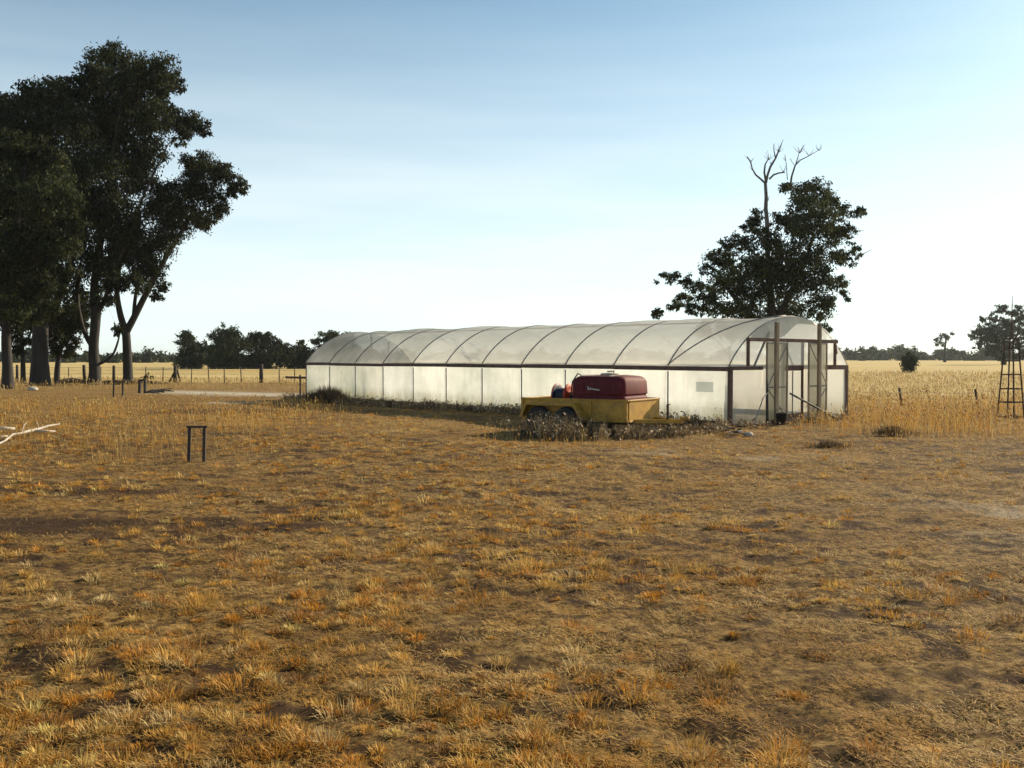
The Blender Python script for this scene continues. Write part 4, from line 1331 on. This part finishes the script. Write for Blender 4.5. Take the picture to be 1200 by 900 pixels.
# ------------------------------------------------------------------ fences, posts and small things
def fence_left():
    d = 63.0
    f = empty('wire_fence', (gx(150, d), d, 0))
    tag(f, 'old post and wire fence along the pale paddock behind the tall gums', 'fence')
    ox = gx(150, d)
    X = lambda px: gx(px, d) - ox
    thick = {99: 0.11, 133: 0.10, 205: 0.12, 306: 0.13, 57: 0.10, 20: 0.09}
    for px in (-30, -8, 20, 40, 57, 80, 99, 118, 133, 170.5, 190.5, 205, 224, 244, 263, 283, 306, 327, 345, 362, 382):
        th = thick.get(px, 0.035)
        h = 1.02 + random.uniform(-0.06, 0.06) + (0.12 if px in thick else 0)
        lx = random.uniform(-0.05, 0.05)
        MB().tube([(X(px), 0, -0.1), (X(px) + lx, random.uniform(-0.03, 0.03), h)], [th * 1.05, th * 0.9], 8 if th > 0.05 else 5).build('post', M_post, f, True)
    MB().tube([(X(205) + 0.1, -0.06, 0.86), (X(199), -0.12, 0.04)], 0.07, 7).build('stay', M_post, f, True)
    MB().tube([(X(207), 0.06, 0.86), (X(210), 0.2, 0.04)], 0.06, 7).build('stay', M_post, f, True)
    for z in (0.3, 0.55, 0.78, 0.98):
        pts = [(X(-40 + 430 * k / 40), -0.045, z + 0.01 * math.sin(k * 2.1)) for k in range(41)]
        MB().tube(pts, 0.007, 4).build('wire', M_wire, f)


def fence_right():
    d = 33.0
    ox = gx(1100, d)
    f = empty('wire_fence', (ox, d, 0))
    tag(f, 'sagging wire fence with two short leaning posts before the golden field', 'fence')
    for px, lean, h in ((1057, -0.09, 0.62), (1146, -0.08, 0.58), (1238, 0.06, 0.6)):
        x = gx(px, d) - ox
        MB().tube([(x + 0.02, 0, -0.1), (x + lean, 0.0, h)], [0.045, 0.038], 7).build('post', M_post, f, True)
    for z in (0.28, 0.50):
        pts = [(gx(1000 + 250 * k / 30, d) - ox, -0.05, z - 0.06 * abs(math.sin(k * 0.33))) for k in range(31)]
        MB().tube(pts, 0.004, 4).build('wire', M_wire, f)


def post_frame(loc, w, h, r_, label, rz=0.0, top=True):
    o = empty('post_frame', loc, rz)
    tag(o, label, 'post frame')
    MB().beam((-w / 2, 0, -0.1), (-w / 2 + 0.02, 0.01, h), r_ * 2, r_ * 2, (0, 1, 0)).build('post', M_post, o, bevel=0.006)
    MB().beam((w / 2, 0, -0.1), (w / 2 + 0.015, -0.01, h), r_ * 2, r_ * 2, (0, 1, 0)).build('post', M_post, o, bevel=0.006)
    MB().beam((-w / 2 - 0.03, 0, h + r_ * 0.75), (w / 2 + 0.06, 0, h + r_ * 0.78), r_ * 2.1, r_ * 1.4).build('top_bar', M_post, o, bevel=0.005)


def gz(x, y): return float(ground_h(x, y))


def pl(px, d): return (gx(px, d), d, gz(gx(px, d), d))


fence_left(); fence_right()
post_frame(pl(229, 15.8), 0.235, 0.54, 0.024, 'small dark timber post frame standing alone in the grass', R(6))
post_frame(pl(138, 40.5), 0.36, 0.60, 0.032, 'faint low post frame in the grass before the tallest gum', R(10))
post_frame(pl(166.5, 45.0), 0.27, 0.55, 0.055, 'faint stout low post frame in the grass below the forked gum', R(-8))


def lattice_mast():
    d = 26.6
    o = empty('lattice_mast', (gx(1185, d), d, gz(gx(1185, d), d)), R(32))
    tag(o, 'rusty tapered lattice mast with rungs at the right edge', 'mast')
    H, b0, b1 = 2.1, 0.235, 0.115
    cor = [(-1, -1), (1, -1), (1, 1), (-1, 1)]
    P = lambda c, z: (c[0] * (b0 + (b1 - b0) * z / H), c[1] * (b0 + (b1 - b0) * z / H), z)
    for c in cor:
        MB().tube([P(c, -0.1), P(c, H)], 0.021, 6).build('leg', M_rust, o)
    for z in (0.03, 0.42, 0.78, 1.16, 1.52, 1.85):
        for k in range(4):
            MB().tube([P(cor[k], z), P(cor[(k + 1) % 4], z)], 0.018 if z > 0.1 else 0.03, 6).build('rung', M_rust, o)
    MB().box(-b1 - 0.02, b1 + 0.02, -b1 - 0.02, b1 + 0.02, H, H + 0.04).build('cap_plate', M_rust, o)
    MB().tube([(0, 0, H + 0.04), (0, 0, H + 0.9), (0.005, 0, 3.25)], [0.022, 0.014, 0.008], 6).build('rod', M_rust, o)


lattice_mast()


def sticks(name, label, cat, lst, mat):
    """lst of world polylines with radii."""
    c = sum((Vector(p) for p in lst[0][0]), Vector()) / len(lst[0][0])
    base = Vector((c.x, c.y, gz(c.x, c.y)))
    o = empty(name, base)
    tag(o, label, cat)
    for pts, rad in lst:
        MB().tube([Vector(p) - base for p in pts], rad, 7).build('branch', mat, o, True)
    return o


def gpt(px, py, lift=0.0):
    d = EYE * F / (py - HZ)
    x = gx(px, d)
    return Vector((x, d, gz(x, d) + lift))


sticks('fallen_branch', 'long bleached white fallen branch lying in the grass at the left edge', 'branch',
       [([gpt(-14, 528, 0.03), gpt(-4, 524, 0.07), gpt(4, 521, 0.05), gpt(14, 516.5, 0.09), gpt(24, 515.5, 0.09), gpt(34, 513.5, 0.13), gpt(45, 512, 0.13), gpt(56, 510.5, 0.17), gpt(69, 509, 0.17)], [0.016, 0.022, 0.019, 0.026, 0.024, 0.033, 0.030, 0.022, 0.012]),
        ([gpt(40, 514, 0.12), gpt(52, 514, 0.10), gpt(64, 513, 0.10)], [0.026, 0.022, 0.012]),
        ([gpt(24, 515.5, 0.09), gpt(27, 513, 0.22), gpt(31, 512, 0.30)], [0.014, 0.01, 0.006]),
        ([gpt(45, 512, 0.13), gpt(42, 510, 0.24)], [0.012, 0.006])], M_pale)
sticks('fallen_branch', 'short bleached white stick behind the long fallen branch', 'branch',
       [([gpt(-12, 511, 0.1), gpt(3, 511, 0.12), gpt(16, 510, 0.09)], [0.04, 0.045, 0.03]), ([gpt(-6, 517, 0.04), gpt(8, 516, 0.05)], [0.02, 0.015])], M_pale)
sticks('branch_heap', 'heap of dark dead branches beside the pale spoil near the fence', 'branch heap',
       [([gpt(172 + random.uniform(-2, 22), 459.5 + random.uniform(-1, 2), 0.02 + random.uniform(0, 0.10)), gpt(182 + random.uniform(-4, 22), 459 + random.uniform(-1.5, 2), 0.03 + random.uniform(0, 0.12))], [0.04, 0.015]) for _ in range(16)], M_post)
sticks('log', 'low dark log lying in front of the gum trunks', 'log',
       [([gpt(120, 450.5, 0.1), gpt(142, 450.8, 0.14), gpt(168, 450.2, 0.12), gpt(196, 450.4, 0.08)], [0.13, 0.15, 0.12, 0.07])], M_post)
sticks('log', 'dark log and fallen limb between the thick and tallest gum trunks', 'log',
       [([gpt(66, 450.5, 0.1), gpt(84, 449.5, 0.2), gpt(103, 450.5, 0.12)], [0.12, 0.18, 0.10])], M_post)


def rock(name, label, loc, s, mat, cat='stone', flat=0.6):
    m = MB()
    prof = 7; nn = 10
    for i in range(prof + 1):
        th = math.pi * i / prof
        for k in range(nn):
            a = 2 * math.pi * k / nn
            rr = s * (0.8 + 0.35 * random.random())
            m.v.append((rr * math.sin(th) * math.cos(a) * 1.3, rr * math.sin(th) * math.sin(a), rr * math.cos(th) * flat + s * flat * 0.55))
    for i in range(prof):
        for k in range(nn):
            k2 = (k + 1) % nn
            m.f.append((i * nn + k, (i + 1) * nn + k, (i + 1) * nn + k2, i * nn + k2))
    o = m.build(name, mat, None, True)
    o.location = loc
    tag(o, label, cat)


rock('stone', 'small white stone on the grass near the greenhouse corner', gpt(877, 512), 0.085, M_pale)
rock('stone', 'pale block lying in the dirt before the thick gum trunk', gpt(38, 457.5), 0.2, M_stone)


def timber_scraps():
    o = empty('timber_scraps', gpt(864, 511))
    tag(o, 'heap of dark timber scraps at the foot of the greenhouse corner', 'scrap heap')
    for k in range(9):
        a = random.uniform(0, 3.1); L_ = random.uniform(0.12, 0.32); z = 0.03 + 0.016 * k
        c = Vector((random.uniform(-0.18, 0.12), random.uniform(-0.12, 0.12), z))
        dv = Vector((math.cos(a), math.sin(a), random.uniform(-0.25, 0.25))) * L_ / 2
        MB().beam(c - dv, c + dv, 0.06, 0.022).build('offcut', M_post if k % 3 else M_stone, o)


timber_scraps()


def gp(u, v, z=0.0):
    p = GH_O + GU * u + GV * v
    return Vector((p.x, p.y, z))


def stake():
    b = gp(1.02, -0.32)
    o = empty('iron_stake', (b.x, b.y, gz(b.x, b.y)))
    tag(o, 'dark upright stake with slanting stay beside the left door leaf', 'stake')
    MB().tube([(0, 0, -0.1), (-0.01, 0.005, 0.70), (-0.012, 0.0, 1.06)], [0.034, 0.03, 0.012], 8).build('shaft', M_dark, o)
    e = gp(0.36, -0.42) - b
    MB().tube([(0, 0, 0.76), (e.x * 0.35, e.y * 0.35, 0.62), (e.x, e.y, 0.02)], 0.014, 6).build('stay', M_pipe, o)


def pole():
    a = gp(2.13, -0.16, 0.76); b = gp(3.92, -0.35, 0.0); b.z = gz(b.x, b.y) + 0.05
    o = empty('leaning_pole', (b.x, b.y, gz(b.x, b.y)))
    tag(o, 'dark pole leaning slantwise across the greenhouse doorway', 'pole')
    bb = Vector((b.x, b.y, gz(b.x, b.y)))
    MB().tube([a - bb, b - bb], [0.022, 0.032], 8).build('shaft', M_dark, o)
    MB().box(-0.14, 0.10, -0.07, 0.07, -0.02, 0.08).build('foot_block', M_dark, o, bevel=0.015)


def bucket():
    b = gp(1.42, -0.42)
    o = empty('bucket', (b.x, b.y, gz(b.x, b.y)))
    tag(o, 'black bucket at the foot of the left door post', 'bucket')
    MB().lathe([(0.10, 0.0), (0.13, 0.26), (0.142, 0.262), (0.142, 0.285), (0.125, 0.285), (0.095, 0.02)], 20).build('pail', M_black, o, True)
    MB().tube([(0.14 * math.cos(a), 0.05, 0.28 + 0.10 * math.sin(a)) for a in [math.pi * k / 10 for k in range(11)]], 0.006, 5).build('handle', M_dark, o)


stake(); pole(); bucket()


def rail_stand():
    d = 41.0
    o = empty('rail_stand', pl(350, d))
    tag(o, 'brown horizontal rail on a post against the pale paddock by the greenhouse end', 'rail')
    MB().beam((-0.55, 0, 0.80), (0.60, 0.02, 0.78), 0.06, 0.09).build('rail', M_timber, o)
    MB().beam((0.05, 0.05, -0.1), (0.05, 0.05, 0.9), 0.06, 0.06, (0, 1, 0)).build('post', M_post, o)
    MB().beam((0.42, 0.05, -0.1), (0.42, 0.05, 0.78), 0.05, 0.05, (0, 1, 0)).build('post', M_post, o)


rail_stand()


def twig_bush(name, label, loc, w, h, n, col):
    o = empty(name, loc)
    tag(o, label, 'bush')
    nn = n
    P = np.zeros((nn, 3)); P[:, 0] = RNG.normal(0, w * 0.28, nn); P[:, 1] = RNG.normal(0, w * 0.2, nn)
    P[:, 2] = RNG.random(nn) * h * 0.45 * np.exp(-(P[:, 0] / (w * 0.4)) ** 2)
    ln = RNG.uniform(0.35, 0.8, nn) * h
    az = np.arctan2(P[:, 1], P[:, 0]) + RNG.normal(0, 0.9, nn)
    lean = np.abs(RNG.normal(0.7, 0.5, nn))
    C = np.array([col]) * RNG.uniform(0.5, 1.4, (nn, 1))
    V, T, C = blade_arrays(P, ln, np.full(nn, 0.014), az, lean, C, RNG.uniform(-1, 1, nn))
    tag(tri_mesh('twigs', V, T, M_straw, C, o), kind='stuff')
    m = MB()
    for k in range(9):
        a = random.uniform(0, 6.28)
        m.tube([(random.uniform(-0.2, 0.2) * w, random.uniform(-0.1, 0.1) * w, -0.05), (math.cos(a) * w * 0.3, math.sin(a) * w * 0.2, h * 0.7)], [0.015, 0.006], 5)
    m.build('stems', M_post, o)


twig_bush('dry_bush', 'rounded brown dry bush against the far corner of the greenhouse', (gx(384, 36.2), 36.2, 0), 1.5, 0.62, 2600, (0.17, 0.115, 0.07))
twig_bush('dry_bush', 'dark low dry bush in the grass right of the greenhouse door', (gx(1044, 20.4), 20.4, gz(gx(1044, 20.4), 20.4)), 0.6, 0.26, 420, (0.20, 0.13, 0.06))
twig_bush('dry_bush', 'dark flattened dead tussock at the edge of the trodden ground', (gx(972, 18.2), 18.2, gz(gx(972, 18.2), 18.2)), 0.55, 0.16, 380, (0.15, 0.10, 0.05))
gum_tree('sapling', 'thin sapling with few leaves beside the fence right of the forked gum', [stem_px([(173, 449, 0.03), (173.5, 442, 0.022), (174, 436, 0.012)], 61)],
         px_clumps([(174, 438, 4), (171, 442, 2.5), (177, 441, 2.5)], 61, spread=0.1), leaf_len=0.22, cover=0.7, tone=1.3, cat='sapling')


# ------------------------------------------------------------------ summer haze
def haze():
    m, n, l, out = new_mat('summer_haze')
    v = n.new('ShaderNodeVolumePrincipled')
    v.inputs['Color'].default_value = (0.86, 0.93, 0.95, 1)
    v.inputs['Density'].default_value = 0.00014
    v.inputs['Anisotropy'].default_value = 0.35
    l.new(v.outputs['Volume'], out.inputs['Volume'])
    o = MB().box(-4400, 4400, -4400, 4400, -1.5, 26).build('haze', m)
    tag(o, 'thin pale summer haze over the whole paddock', 'haze', None, 'stuff')


haze()
